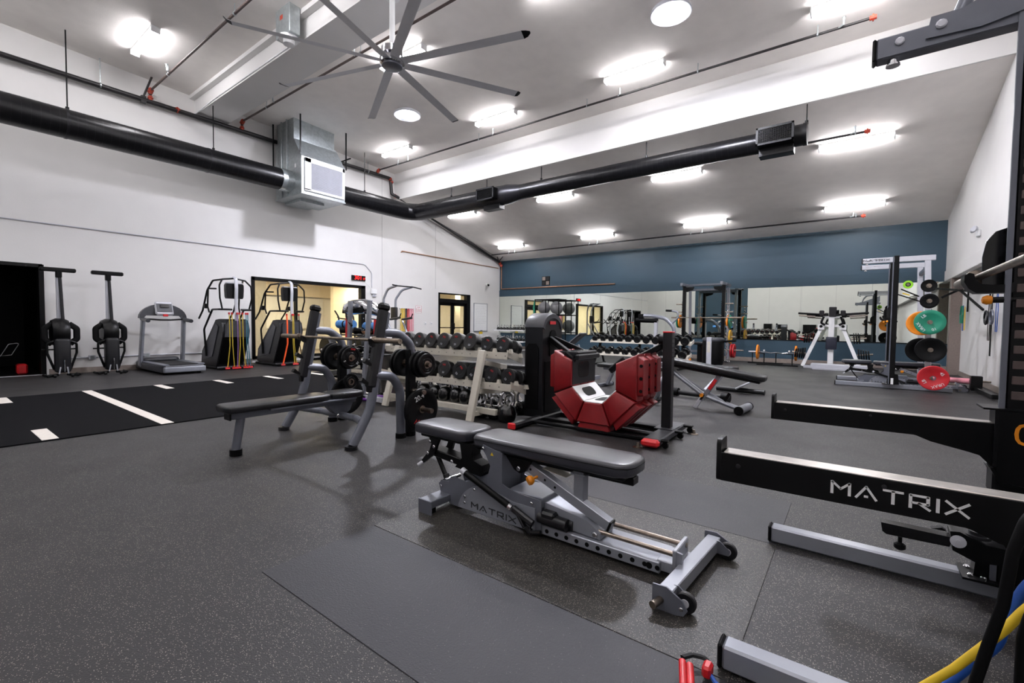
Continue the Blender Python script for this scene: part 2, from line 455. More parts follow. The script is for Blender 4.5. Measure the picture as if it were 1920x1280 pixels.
b = MB(); b.bb(XL-.2, XR+.5, 4.66, 5.40, 6.50, 7.4); b.bb(XL-.2, XR+.5, 4.54, 4.66, 6.86, 7.4); struct('ceiling_beam', b, M_WALL)

# dark store room behind the left opening, lit rooms behind window and door
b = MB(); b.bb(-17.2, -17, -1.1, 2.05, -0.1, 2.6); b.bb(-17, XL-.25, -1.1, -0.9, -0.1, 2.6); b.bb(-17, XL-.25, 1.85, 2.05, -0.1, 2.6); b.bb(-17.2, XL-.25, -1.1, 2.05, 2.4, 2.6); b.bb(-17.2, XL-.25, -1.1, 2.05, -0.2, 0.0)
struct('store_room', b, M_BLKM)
b = MB(); b.bb(XL-.27, XL+.03, DK[0]-.02, DK[0]+.06, 0, DK[2]); b.bb(XL-.27, XL+.03, DK[1]-.06, DK[1]+.02, 0, DK[2]); b.bb(XL-.27, XL+.03, DK[0], DK[1], DK[2]-.06, DK[2]+.01); b.bb(XL-.1, XL+.02, DK[0], DK[1], 0, 0.012)
struct('door_2', b, M_BLK)
b = MB(); b.bb(XL-.02, XL+.05, DK[0], DK[1], 0.0, 0.014, 0.004); struct('trim_%d' % n, b, M_LGR); n += 1
b = MB(); b.bb(-19.2, -19, 4.6, 19.6, -0.1, 3.0); b.bb(-19, XL-.25, 4.5, 4.6, -0.1, 3.0); b.bb(-19, XL-.25, 19.6, 19.7, -0.1, 3.0)
struct('corridor_wall', b, M_CORW)
b = MB(); b.bb(-18.99, -18.7, 4.6, 19.6, 2.25, 2.75); b.bb(-17.3, -17.1, 10.6, 12.2, 0, 2.75); struct('corridor_bulkhead', b, M_BEIGE)
b = MB(); b.bb(-19.2, XL-.25, 4.5, 19.7, 2.75, 2.95); struct('corridor_ceiling', b, M_BEIGE)
b = MB(); b.bb(-19.2, XL-.25, 4.5, 19.7, -0.2, 0.0); struct('corridor_floor', b, M_BASE)
lamp = None
for x, y, lb in ((-16.4, 6.2, 'warm ceiling panel behind the left end of the lobby window'), (-16.4, 9.0, 'warm ceiling panel behind the right end of the lobby window'), (-16.4, 11.8, 'warm ceiling panel in the lobby between window and door'), (-16.0, 14.6, 'warm ceiling panel just behind the double door'), (-16.2, 17.4, 'warm ceiling panel deep behind the double door')):
    if lamp is None:
        lamp = thing('recessed_light', lb, 'light', (x, y, 2.73), 0, 'lobby ceiling panels')
        b = MB(); b.bb(-.62, .62, -.32, .32, -.01, .03, .004); obj('frame', b, M_WHT, lamp)
        b = MB(); b.bb(-.6, .6, -.3, .3, -.018, -.008); obj('diffuser', b, M_WARM, lamp)
    else: dup(lamp, (x, y, 2.73), None, lb)
# interior of the lobby: pale panels, columns, closed doors
b = MB(); b.bb(-18.99, -18.9, 5.2, 6.5, 0.0, 2.1, 0.01); struct('door_3', b, M_WHT)
b = MB(); b.bb(-18.95, -18.86, 8.0, 11.2, 0.9, 2.2, 0.01); struct('window_3', b, M_WHT)
b = MB(); b.bb(-17.0, -16.6, 7.3, 7.7, 0, 2.75); b.bb(-16.7, -16.4, 17.0, 17.4, 0, 2.75); struct('lobby_column', b, M_CREAM)
# window
WD = struct('window_1', MB().bb(XL-.14, XL+.03, WN[0], WN[1], WN[2]-.10, WN[2], .004).bb(XL-.14, XL+.03, WN[0], WN[1], .10, .18, .004).bb(XL-.14, XL+.03, WN[0], WN[0]+.09, .1, WN[2], .004).bb(XL-.14, XL+.03, WN[1]-.18, WN[1], .1, WN[2], .004).bb(XL-.12, XL+.01, 7.28, 7.34, .15, WN[2]-.05, .003), M_BLKM)
for y0, y1 in ((WN[0]+.08, 7.285), (7.335, 8.30), (8.305, WN[1]-.17)):
    obj('pane', MB().bb(XL-.06, XL-.052, y0, y1, .17, WN[2]-.09), M_GLASS, WD, smooth=0)
# double door with transom
D0, D1, DT = DR
DD = struct('door_1', MB().bb(XL-.16, XL+.03, D0, D1, DT-.05, DT, .003).bb(XL-.16, XL+.03, D0, D0+.07, 0, DT, .003).bb(XL-.16, XL+.03, D1-.22, D1, 0, DT, .003).bb(XL-.14, XL+.02, D0, D1, 2.06, 2.22, .003), M_BLKM)
obj('transom_pane', MB().bb(XL-.07, XL-.06, D0+.05, D1-.2, 2.2, DT-.04), M_GLASS, DD, smooth=0)
ym = (D0+D1-.15)/2
for y0, y1 in ((D0+.07, ym-.004), (ym+.004, D1-.22)):
    lf = obj('leaf', MB().bb(XL-.10, XL-.04, y0, y1, 1.94, 2.06, .003).bb(XL-.10, XL-.04, y0, y1, 0.01, .26, .003).bb(XL-.10, XL-.04, y0, y0+.09, .01, 2.06, .003).bb(XL-.10, XL-.04, y1-.09, y1, .01, 2.06, .003), M_BLKM, DD)
    obj('pane', MB().bb(XL-.075, XL-.067, y0+.08, y1-.08, .25, 1.95), M_GLASS, lf, smooth=0)
    obj('push_bar', MB().bb(XL-.04, XL-.005, y0+.05, y1-.05, 0.98, 1.02, .008), M_BLK, lf)
obj('lock_case', MB().bb(XL-.04, XL+.0, ym-.1, ym+.1, .92, 1.2, .01), M_BLK, DD)

# ------------------------------------------------------------------ ceiling lights
def tube_light(x, y, label, proto=[None]):
    z = zn(y) if y < YS else zf(y); tl = 0.04 if y < YS else math.atan(0.245)
    if proto[0] is None:
        t = thing('ceiling_light', label, 'light', (x, y, z), 0, 'ceiling tube lights'); t.rotation_euler = (-tl, 0, 0)
        obj('housing', MB().bb(-.66, .66, -.07, .07, -.04, .01, .008).bb(-.68, -.655, -.08, .08, -.125, 0, .006).bb(.655, .68, -.08, .08, -.125, 0, .006), M_WHT, t)
        obj('diffuser', MB().pad(rr(1.31, .13, .03), -.115, -.036, .03), M_TUBE, t)
        proto[0] = t
    else:
        t = dup(proto[0], (x, y, z), None, label); t.rotation_euler = (-tl, 0, 0)
    return t
SKIP = {(-11.92, 6.5)}
rows = [(-1.9, 'over the camera end'), (0.1, 'above the camera'), (3.15, 'in the first row'), (6.5, 'in the row beside the fan'), (9.65, 'in the row before the ceiling step'), (12.72, 'in the nearer row on the sloped ceiling'), (15.8, 'in the far row by the blue wall')]
cols = [(-11.92, 'above the left wall machines'), (-7.85, 'second from the left wall'), (-4.0, 'third from the left wall'), (-0.1, 'nearest the right wall')]
for y, rn in rows:
    for x, cn in cols:
        if (x, y) in SKIP: continue
        tube_light(x, y, 'white tube light %s, %s' % (rn, cn))
def bay(x, y, label, proto=[None]):
    z = zn(y)
    if proto[0] is None:
        t = thing('round_light', label, 'light', (x, y, z-.03), 0, 'round bay lights')
        obj('housing', MB().lathe([(.08, 0.01), (.10, 0.0), (.20, -.02), (.335, -.10), (.345, -.16), (.335, -.165), (.325, -.16)], n=32), M_LGR, t)
        obj('diffuser', MB().lathe([(.325, -.11), (.325, -.15), (.26, -.158), (.14, -.164), (.01, -.166)], n=32), M_BAY, t)
        proto[0] = t
        return t
    return dup(proto[0], (x, y, z-.03), None, label)
bay(-9.55, 8.07, 'round white bay light left of the ceiling fan blades')
bay(-2.72, 8.15, 'round white bay light cut by the top edge of the photo')

# ================================================================== DUCTS, PIPES, FAN
M_LINK = M_GALV
DX, DY, DZ = -12.85, 11.15, 5.13
dk = thing('air_duct', 'long black spiral air duct turning the corner below the ceiling', 'duct', (DX, DY, DZ))
obj('duct_run', MB().tube([(0, -13.2, 0), (0, -.45, 0), (.14, -.18, 0), (.35, .0, 0), (3.2, 0, 0)], .288, 28), M_DUCT, dk)
obj('duct_reducer', MB().lathe([(.292, 3.95), (.292, 4.15), (.288, 4.3), (.218, 4.75), (.214, 4.85)], (0, 0, 0), (1, 0, 0), 28), M_DUCTS, dk, 'bare shiny tapered collar')
obj('duct_branch', MB().tube([(3.2, 0, 0), (4.1, 0, 0)], .287, 28).tube([(4.8, 0, 0), (11.95, 0, 0)], .212, 28).tube([(11.90, 0, 0), (11.97, 0, 0)], .222, 28), M_DUCT, dk)
b = MB()      # standing seams of the spiral duct: thin proud rings
ring = lambda b, c, ax, r: b.tube([V(c)-V(ax)*.004, V(c)+V(ax)*.004], r, 24)
y = -13.1
while y < -.5: ring(b, (0, y, 0), (0, 1, 0), .2905); y += .13
x = .5
while x < 4.0: ring(b, (x, 0, 0), (1, 0, 0), .2905); x += .13
while x < 11.8:
    if x > 4.9: ring(b, (x, 0, 0), (1, 0, 0), .2145)
    x += .13
o = obj('seam_ring', b, M_DUCTS, dk); o['kind'] = 'stuff'
for y in (-9.08, -6.55, -4.6): obj('duct_collar', MB().tube([(0, y-.02, 0), (0, y+.02, 0)], .296, 28), M_DUCTS, dk)
def reg(x, r):
    g = obj('side_register', MB().bb(x-.33, x+.33, -r-.16, -r+.1, -.17, .17, .006), M_BLK, dk)
    bb = MB()
    bb.bb(x-.34, x+.34, -r-.19, -r-.16, .14, .18).bb(x-.34, x+.34, -r-.19, -r-.16, -.18, -.14).bb(x-.34, x-.30, -r-.19, -r-.16, -.18, .18).bb(x+.30, x+.34, -r-.19, -r-.16, -.18, .18)
    obj('frame', bb, M_DGR, g)
    bb = MB()
    for k in range(12): bb.bb(x-.30, x+.30, -r-.178, -r-.166, -.13+k*.0235, -.12+k*.0235)
    for k in range(16): bb.bb(x-.30+k*.04, x-.294+k*.04, -r-.182, -r-.172, -.14, .14)
    o = obj('grille', bb, M_BLKG, g); o['kind'] = 'stuff'
    obj('bottom_register', MB().bb(x-.32, x+.32, -.13, .13, -r-.12, -r+.05, .006), M_DGR, dk)
reg(3.75, .28); reg(11.43, .21)
for (x, y, top) in ((0, -9.05, 1.86), (0, -6.42, 1.80), (0, -2.05, 1.55)):
    o = obj('hanger', MB().cyl((x, y, .28), (x, y, top), .012, n=6).cyl((x, y, .27), (x, y, .34), .03, n=8), M_BLK, dk)
for x, r in ((1.9, .28), (3.45, .28), (5.5, .21), (8.6, .21), (11.95, .21)):
    obj('hanger', MB().cyl((x, 0, r-.01), (x, 0, .62), .012, n=6).cyl((x, 0, r-.02), (x, 0, r+.06), .03, n=8), M_BLK, dk)

ah = thing('air_handler', 'galvanised steel air box with a white return grille on the duct line', 'air handler', (-12.9, 7.29, 4.72))
X0, X1, Y0, Y1 = -.72, .70, -.66, .66
b = MB()
b.rings([[(X0, y, 0), (X1, y, 0), (X1, y, 1.0), (X1-.42, y, 1.58), (X0, y, 1.58)] for y in (Y0, Y1)])
obj('body', b, M_GALV, ah)
b = MB(); b.bb(-.66, .26, Y0+.02, Y1-.06, 1.58, 2.28, .006); obj('riser', b, M_GALV, ah)
# cross-broken panel ridges
b = MB(); b.bar((.262, Y0+.05, 1.62), (.262, 0, 2.0), .01, .006, (1, 0, 0)).bar((.262, 0, 2.0), (.262, Y1-.1, 1.62), .01, .006, (1, 0, 0)); obj('ridge', b, M_GALV, ah)
obj('flange', MB().bb(-.7, .30, Y0, Y1-.03, 1.56, 1.60, .004), M_GALV, ah); obj('flange', MB().bb(X0-.02, X1+.02, Y0-.02, Y1+.02, -.02, .015, .004), M_GALV, ah); obj('bottom_pan', MB().bb(X0, X0+.9, Y0+.25, Y1-.35, -.09, -.01, .006), M_GALV, ah)
for y in (Y0-.01,):
    for x in (-.35, -.05): obj('rib', MB().bb(x-.02, x+.02, y-.02, y+.01, 0, 2.2, .004), M_GALV, ah)
obj('return_frame', MB().bb(X1, X1+.04, Y0+.08, Y1-.02, .86, .98, .005).bb(X1, X1+.04, Y0+.08, Y1-.02, .08, .14, .005).bb(X1, X1+.04, Y0+.08, Y0+.26, .1, .98, .005).bb(X1, X1+.04, Y1-.1, Y1-.02, .1, .98, .005), M_WHT, ah)
b = MB(); b.bb(X1, X1+.008, Y0+.2, Y1-.08, .1, .9)
for k in range(24): b.box((X1+.018, .1, .155+k*.03), (.004, .98, .026), (0, 35, 0))
o = obj('return_grille', b, M_LGR, ah); o['kind'] = 'stuff'
obj('round_collar', MB().tube([(.05, Y0-.3, .41), (.05, Y0+.02, .41)], .30, 28).tube([(.05, Y0-.16, .41), (.05, Y0-.13, .41)], .307, 28), M_GALV, ah)
for (x, y, z0, z1) in ((.62, Y0+.02, 1.1, 2.35), (.62, Y1+.1, 1.0, 2.3), (-.7, Y0-.08, .5, 2.3)):
    obj('hanger', MB().bb(x-.015, x+.015, y-.015, y+.015, z0, z1), M_BLK, ah)
obj('hanger_strut', MB().bar((.3, Y1+.1, 1.3), (.85, Y1+.1, 1.3), .03, .03), M_BLK, ah)
obj('latch', MB().bb(.36, .42, Y0-.02, Y0, .72, .84, .006), M_WHT, ah)

# sprinkler pipes
def fit(b, p, ax, r=.055): return b.tube([V(p)-V(ax)*.05, V(p)+V(ax)*.05], r, 10).tube([V(p)-V(ax)*.012, V(p)+V(ax)*.012], r+.02, 10)
mp = thing('sprinkler_main', 'thick black sprinkler main along the top of the white left wall', 'pipe', (-13.65, 0, 6.42))
obj('pipe', MB().tube([(0, -2.4, -.02), (0, 10.76, 0), (.02, 10.80, -.55), (.1, 10.95, -.62), (.1, 11.5, -.72), (0, 17.28, -2.33), (.02, 17.3, -2.4)], .057, 12, .06), M_PIPE, mp)
b = fit(fit(MB(), (0, 10.74, -.02), (0, 1, 0)), (0.01, 10.79, -.12), (0, 0, 1)); fit(b, (.06, 10.93, -.60), (.4, .9, 0)); fit(b, (0, 17.2, -2.33), (0, .96, -.27)); fit(b, (.05, 17.25, -2.45), (0, 0, 1), .06)
obj('coupling', b, M_REDP, mp)
for y in (3.9, 4.4, 1.9):
    pass
obj('coupling', fit(MB(), (0, 4.23, 0), (0, 1, 0)), M_REDP, mp)
for y in (2.78, 6.9, 9.8): obj('hanger', MB().cyl((0, y, 0), (0, y, .62), .010, n=6).tube([(0, y-.012, 0), (0, y+.012, 0)], .066, 12), M_GALV, mp)
obj('sway_brace', MB().tube([(0, 3.55, .05), (.05, 3.72, .60)], .022, 8).bb(-.05, .05, 3.5, 3.6, -.09, .07), M_PIPE, mp)
obj('sway_brace', MB().tube([(.0, 17.1, -2.25), (.25, 16.6, -1.92)], .018, 6).tube([(.05, 17.1, -2.25), (.75, 16.7, -1.95)], .018, 6), M_PIPE, mp)
def branch(name_label, y, z, x0, x1, riser, drops, m, hang, endcap=None, colour=None):
    t = thing('sprinkler_branch', name_label, 'pipe', (0, y, z))
    pts = [(x0, 0, 0), (x1, 0, 0)]
    obj('pipe', MB().tube(pts, .024, 10), m, t)
    if riser:
        obj('riser', MB().tube([(x0, 0, 0), (x0, 0, -riser)], .028, 10), M_PIPE, t)
        obj('coupling', fit(fit(fit(MB(), (x0, 0, -.03), (0, 0, 1), .04), (x0+.06, 0, 0), (1, 0, 0), .036), (x0, 0, -riser+.09), (0, 0, 1), .04), M_REDP, t)
    for x in drops:
        obj('sprinkler_head', MB().tube([(x, 0, 0), (x+.09, -.08, .0), (x+.09, -.08, .06)], .014, 6).cyl((x+.09, -.08, .06), (x+.09, -.08, .12), .012, .02, 8).cyl((x+.09, -.08, .12), (x+.09, -.08, .125), .03, n=10), M_GALV, t)
    for x in hang:
        obj('hanger', MB().cyl((x, 0, .02), (x, 0, .18), .008, n=6).tube([(x-.012, 0, 0), (x+.012, 0, 0)], .034, 10), M_GALV, t)
    if endcap is not None: obj('end_cap', fit(MB(), (endcap, 0, 0), (1, 0, 0), .04), M_REDP, t)
    return t
branch('brown sprinkler branch across the ceiling left of the cross beam', 3.68, 6.66, -13.62, 1.9, .26, (-12.3, -6.5), M_PIPEB, (-12.4, -9))
branch('sprinkler branch passing behind the ceiling fan', 5.72, 6.66, -13.62, 1.9, .26, (-11.8, -8.4), M_PIPEB, (-12.2, -8.2))
branch('sprinkler branch on the level ceiling just before the step', 10.18, 6.55, -13.6, .12, .14, (-12.0, -8.4, -4.6, -.4), M_PIPE, (-12.5, -8.9, -5.4, -2.8, -.7), .1)
branch('sprinkler branch hidden mostly behind the black duct', 12.2, 5.30, -13.6, .12, 0, (-.2,), M_PIPE, (-.1,), .1)
branch('sprinkler branch close to the blue wall ceiling line', 16.4, 4.36, -13.5, .15, 0, (-12.2, -8.2, -4.3, -.2), M_PIPE, (-12.5, -8.5, -4.6, -.05), .12)

# ceiling fan
M_FANB = mat('fan_blade_grey', 'cacace', .45, 0, var=.03)
fn = thing('ceiling_fan', 'huge eight-bladed grey ceiling fan on a long white rod', 'fan', (-6.15, 4.88, 5.42), 0)
obj('downrod', MB().cyl((0, 0, .2), (0, 0, 1.1), .045, n=14).cyl((0, 0, 1.02), (0, 0, 1.085), .12, n=16), M_WHT, fn)
obj('motor', MB().lathe([(.06, .26), (.17, .22), (.17, .12), (.10, .10), (.10, .06), (.2, .05), (.2, -.03), (.165, -.05)], n=28), M_CHR, fn)
obj('hub_cap', MB().lathe([(.165, -.045), (.165, -.07), (.14, -.085), (.01, -.09)], n=28), M_SILD, fn)
bladeM = None
for k in range(8):
    a = R(17+45*k)
    m = Matrix.Rotation(a, 4, 'Z') @ Matrix.Rotation(R(-14), 4, 'X')
    if bladeM is None:
        prof = [(-.075, -.006), (-.03, .010), (.03, .013), (.075, .002), (.03, .002), (-.03, -.002)]
        bladeM = MB().rings([[(x, py, pz) for py, pz in prof] for x in (.16, 2.24)]).mesh('blade', M_FANB)
        tipM = MB().rings([[(2.24, py*1.05, pz*1.3) for py, pz in prof], [(2.30, py*.8+.01, pz+.015) for py, pz in prof], [(2.34, py*.3+.03, pz*.6+.05) for py, pz in prof]]).mesh('blade_tip', M_BLKM)
    o = link('blade', bladeM, fn); o.matrix_local = m
    tpo = link('blade_tip', tipM, o)
bx = thing('junction_box', 'tall galvanised fan control box on the ceiling beam', 'box', (-8.55, 4.42, 6.45))
obj('case', MB().bb(-.28, .22, -.1, .1, 0, .62, .006), M_GALV, bx)
obj('label_plate', MB().bb(-.12, -.02, -.102, -.1, .30, .38), M_REDP, bx)
obj('collar', MB().cyl((0, 0, -.05), (0, 0, 0), .17, n=18).cyl((0, 0, -.13), (0, 0, -.05), .1, n=18), M_WHT, bx)
cd = obj('conduit', MB().tube([(-13.7, 4.62, 6.47), (-12.5, 4.6, 6.49), (-8.75, 4.6, 6.49), (-8.6, 4.45, 6.4)], .018, 8), M_WHT); tag(cd, 'thin white conduit along the lower edge of the ceiling beam', 'conduit')

# left wall fittings
cd = obj('wall_conduit', MB().tube([(XL+.02, -2.4, 3.22), (XL+.02, 9.75, 3.22), (XL+.02, 10.05, 2.95), (XL+.02, 10.05, 2.42)], .014, 8, .2), M_LGR); tag(cd, 'long thin grey conduit across the white left wall', 'conduit')
cd = obj('wall_conduit', MB().tube([(XL+.02, 2.2, .34), (XL+.02, 5.9, .34)], .016, 8), M_LGR); tag(cd, 'low white conduit just above the baseboard behind the rowers', 'conduit')
for y, lb in ((2.55, 'small grey outlet box above the baseboard between the two upright rowers'), (3.55, 'small grey outlet box above the baseboard left of the treadmill')):
    t = thing('outlet_box', lb, 'outlet', (XL+.03, y, .34)); obj('box', MB().bb(-.02, .03, -.06, .06, -.05, .05, .006), M_LGR, t); obj('plate', MB().bb(.03, .036, -.035, .035, -.04, .04, .002), M_GALV, t)
cp = obj('copper_pipe', MB().tube([(XL+.03, 11.35, 3.84), (XL+.03, 11.40, 3.90), (XL+.03, 17.25, 3.86)], .018, 8, .02), M_COPPER); tag(cp, 'thin copper pipe running along the left wall to the corner', 'pipe')
cp = obj('copper_pipe', MB().tube([(XL+.14, YB-.05, 4.0), (XL+.14, YB-.05, 2.86), (-7.8, YB-.05, 2.86)], .022, 8, .03), M_COPPER); tag(cp, 'copper pipe dropping in the corner and running along the blue wall', 'pipe')
g = thing('vent_grille', 'small dark four-square vent on the blue wall above the pipe', 'vent', (-11.15, YB, 3.14)); obj('frame', MB().bb(-.21, .21, -.02, 0, -.2, .2, .004), M_BLKM, g)
for i in (-1, 1):
    for j in (-1, 1): obj('louvre', MB().bb(i*.1-.08, i*.1+.08, -.03, -.015, j*.1-.08, j*.1+.08, .003), M_DGR if i*j > 0 else M_BRN, g)
cm = thing('security_camera', 'small white security camera high by the corner', 'camera', (XL, 16.4, 3.0)); obj('mount', MB().cyl((0, 0, 0), (.09, 0, 0), .06, n=14), M_WHT, cm); obj('body', MB().cyl((.08, 0, 0), (.2, -.1, -.03), .07, n=14), M_WHT, cm); obj('lens', MB().cyl((.2, -.1, -.03), (.22, -.115, -.035), .045, n=14), M_BLK, cm)
ck = thing('digital_clock', 'black wall clock with red lit digits', 'clock', (XL, 9.5, 2.72)); obj('case', MB().bb(0, .05, -.27, .27, -.085, .085, .008), M_BLK, ck)
M_LED = mat('red_led', 'ff2020', 0.5, var=0, emit='ff1a1a', estr=2.0)
text('digits', '301', .19, M_LED, ck, (.053, -.03, -.0), (0, 1, 0), (0, 0, 1), 1.1)
text('small_digits', '17', .10, M_LED, ck, (.053, .2, -.02), (0, 1, 0), (0, 0, 1), 1.0)
th = thing('motion_sensor', 'white sensor box on the wall right of the window', 'sensor', (XL, 10.12, 2.3)); obj('case', MB().bb(0, .08, -.12, .12, -.1, .08, .02), M_WHT, th); obj('foot', MB().bb(0, .05, -.05, .09, -.2, -.08, .01), M_LGR, th)
cd = obj('cable', MB().tube([(XL+.01, 9.75, 2.62), (XL+.01, 10.02, 2.40)], .006, 6), M_WHT); tag(cd, 'thin white cable from the clock down to the sensor', 'cable')
sg = thing('wall_notice', 'small white notice with red writing left of the double door', 'sign', (XL, 12.25, 1.73)); obj('sheet', MB().bb(0, .006, -.16, .16, -.15, .15, .002), M_WHT, sg)
obj('border', MB().bb(.006, .008, -.15, .15, .135, .142).bb(.006, .008, -.15, .15, -.142, -.135).bb(.006, .008, -.15, -.143, -.14, .14).bb(.006, .008, .143, .15, -.14, .14), M_TEXTR, sg)
for k, wds in enumerate(('PLEASE', 'RETURN ALL', 'EQUIPMENT')): text('lettering', wds, .052, M_TEXTR, sg, (.008, 0, .07-.07*k), (0, 1, 0), (0, 0, 1))
for y, lb in ((12.6, 'small white light switch beside the double door'), (12.92, 'thermostat in a clear box beside the double door')):
    s_ = thing('wall_switch', lb, 'switch', (XL, y, 1.17)); obj('plate', MB().bb(0, .02, -.05, .05, -.05, .06, .005), M_WHT, s_); obj('knob', MB().cyl((.02, 0, 0), (.04, 0, 0), .02, n=8), M_LGR, s_)
wb = thing('whiteboard', 'whiteboard covered in faint handwriting right of the double door', 'whiteboard', (XL, 15.98, 1.48)); obj('board', MB().bb(0, .02, -.45, .45, -.62, .62, .003), M_WHT, wb)
obj('frame', MB().bb(0, .03, -.47, -.45, -.64, .64).bb(0, .03, .45, .47, -.64, .64).bb(0, .03, -.47, .47, .62, .64).bb(0, .05, -.47, .47, -.66, -.62), M_SIL, wb)
b = MB(); rnd = random.Random(3)
M_INK = mat('faint_marker', 'a9a9a6', .6)
for k in range(11):
    y = -.34
    while y < .32:
        L = rnd.uniform(.03, .12); b.bb(.021, .022, y, y+L, .48-k*.075, .488-k*.075); y += L+rnd.uniform(.02, .05)
o = obj('handwriting', b, M_INK, wb); o['kind'] = 'stuff'
obj('marker', MB().cyl((.06, -.05, -.61), (.06, .08, -.61), .012, n=8), M_BLK, wb)
nt_ = thing('yellow_note', 'yellow note and white holder hanging below the whiteboard', 'note', (XL+.02, 15.98, .74)); obj('paper', MB().bb(.0, .02, -.1, .12, -.03, .1, .002), M_YEL, nt_); obj('holder', MB().bb(0, .04, -.07, .11, -.16, -.03, .004), M_WHT, nt_)
el = thing('emergency_light', 'white twin-head emergency lamp high on the right wall', 'light', (XR, 13.2, 3.15)); el.scale = (.75,)*3; obj('case', MB().bb(-.07, 0, -.14, .14, -.1, .08, .02), M_WHT, el)
for s_ in (-1, 1): obj('lamp_head', MB().lathe([(.03, 0), (.07, .05), (.075, .09)], (-.07, s_*.1, .1), (-.8, s_*.5, .1), 14), M_LGR, el)

# ================================================================== NEAR EQUIPMENT
def wo(name, b, m, root, label=None, sub=None, smooth=35):
    """mesh given in world coordinates, made a part of root (or of a part of it)"""
    l = root.location
    b.v = [(p[0]-l.x, p[1]-l.y, p[2]-l.z) for p in b.v]
    return obj(name, b, m, sub if sub else root, label, smooth)
def bolt(b, p, ax, r=.011, h=.006): return b.lathe([(r, -.002), (r, h*.6), (r*.7, h), (.001, h)], p, ax, 10)

# ---- adjustable bench (hero)
hb = thing('adjustable_bench', 'grey adjustable weight bench with worn black pads and two wheels, in the foreground', 'bench', (-1.35, 2.22, 0.003))
seat = [(-2.44, 2.14), (-2.42, 2.12), (-2.0, 2.11), (-1.955, 2.13), (-1.935, 2.19), (-1.935, 2.33), (-1.955, 2.39), (-2.0, 2.41), (-2.38, 2.41), (-2.43, 2.39), (-2.455, 2.34), (-2.46, 2.19)]
wo('seat_pad', MB().pad(seat, .435, .505, .022, n=4, crown=.004), M_VINYLW, hb)
back = [(-1.89, 2.135), (-1.87, 2.12), (-1.2, 2.115), (-.93, 2.12), (-.88, 2.15), (-.86, 2.20), (-.86, 2.33), (-.88, 2.38), (-.93, 2.41), (-1.87, 2.41), (-1.90, 2.39), (-1.915, 2.33), (-1.915, 2.17)]
bp = wo('back_pad', MB().pad(back, .425, .500, .024, n=4, crown=.004), M_VINYLW, hb)
wo('piping', MB().tube([(x*1.0, y, .478) for x, y in back], .0028, 6, close=True), M_BLKM, hb, sub=bp)
wo('pad_base', MB().bb(-1.88, -.90, 2.15, 2.38, .408, .428, .008), M_BLKM, hb)
wo('seat_base', MB().bb(-2.40, -1.98, 2.15, 2.38, .412, .438, .008), M_BLKM, hb)
wo('back_rail', MB().bb(-1.62, -.88, 2.23, 2.30, .37, .41, .004), M_BLK, hb)
side = [(-2.17, .14), (-2.15, .09), (-2.06, .025), (-1.55, .025), (-1.36, .025), (-1.36, .215), (-1.52, .222), (-1.60, .235), (-1.64, .25), (-1.64, .43), (-1.79, .46), (-1.80, .44), (-1.765, .40), (-1.73, .34), (-1.745, .29), (-1.79, .245), (-1.85, .215), (-1.92, .20), (-2.0, .205), (-2.03, .215), (-2.06, .205), (-2.08, .17), (-2.14, .165)]
for y in (2.11, 2.34): wo('side_plate', MB().prism(side, (0, y, 0), (1, 0, 0), (0, 0, 1), .008), M_SILD, hb)
wo('column', MB().bb(-1.73, -1.66, 2.12, 2.33, .20, .44, .004).bb(-1.60, -1.36, 2.12, 2.33, .17, .225, .004), M_SILD, hb)
wo('warning_decal', MB().prism([(-1.73, .405), (-1.705, .405), (-1.7175, .425)], (0, 2.1055, 0), (1, 0, 0), (0, 0, 1), .001), M_YEL, hb, 'yellow warning triangle')
arc = [(-1.99, .03)]+[(-1.76+.21*math.cos(R(a))*1.1, .0+.205*math.sin(R(a))) for a in range(172, 60, -8)]+[(-1.56, .165), (-1.40, .165), (-1.40, .03)]
wo('cover_plate', MB().prism(arc, (0, 2.103, 0), (1, 0, 0), (0, 0, 1), .006), M_SIL, hb)
logo_matrix(M_TEXTD, hb, (-1.70+1.35, 2.098-2.22, .062), (1, 0, -.03), (0, 0, 1), .033, 1.35)
b = MB()
for x, z in ((-2.14, .13), (-1.93, .07), (-1.93, .11), (-1.85, .17), (-1.42, .19), (-1.78, .44), (-1.42, .05)): bolt(b, (x, 2.10, z), (0, -1, 0), .009)
o = wo('bolt_heads', b, M_CHR, hb); o['kind'] = 'stuff'
wo('rear_foot', MB().bb(-2.17, -2.06, 1.94, 2.52, .045, .09, .004).bb(-2.18, -2.06, 1.935, 1.945, .0, .09, .003).bb(-2.18, -2.06, 2.515, 2.525, .0, .09, .003).bb(-2.10, -2.0, 2.12, 2.33, .03, .12, .004), M_SILD, hb)
wo('rubber_foot', MB().bb(-2.16, -2.08, 1.95, 2.0, 0, .045, .005), M_BLKM, hb); wo('rubber_foot', MB().bb(-2.16, -2.08, 2.46, 2.51, 0, .045, .005), M_BLKM, hb)
# black linkage under the seat
wo('seat_bracket', MB().prism([(-2.33, .42), (-2.30, .37), (-2.32, .32), (-2.40, .235), (-2.38, .22), (-2.27, .30), (-2.25, .36), (-2.22, .42)], (0, 2.17, 0), (1, 0, 0), (0, 0, 1), .02), M_BLK, hb)
wo('seat_bracket', MB().prism([(-2.33, .42), (-2.30, .37), (-2.32, .32), (-2.40, .235), (-2.38, .22), (-2.27, .30), (-2.25, .36), (-2.22, .42)], (0, 2.34, 0), (1, 0, 0), (0, 0, 1), .02), M_BLK, hb)
wo('seat_link', MB().bar((-2.31, 2.22, .31), (-1.86, 2.22, .27), .10, .05, bev=.006).prism([(-2.02, .43), (-2.00, .33), (-2.06, .26), (-1.84, .24), (-1.81, .27), (-1.83, .31), (-1.90, .33), (-1.92, .36), (-1.91, .43)], (0, 2.19, 0), (1, 0, 0), (0, 0, 1), .09), M_BLK, hb)
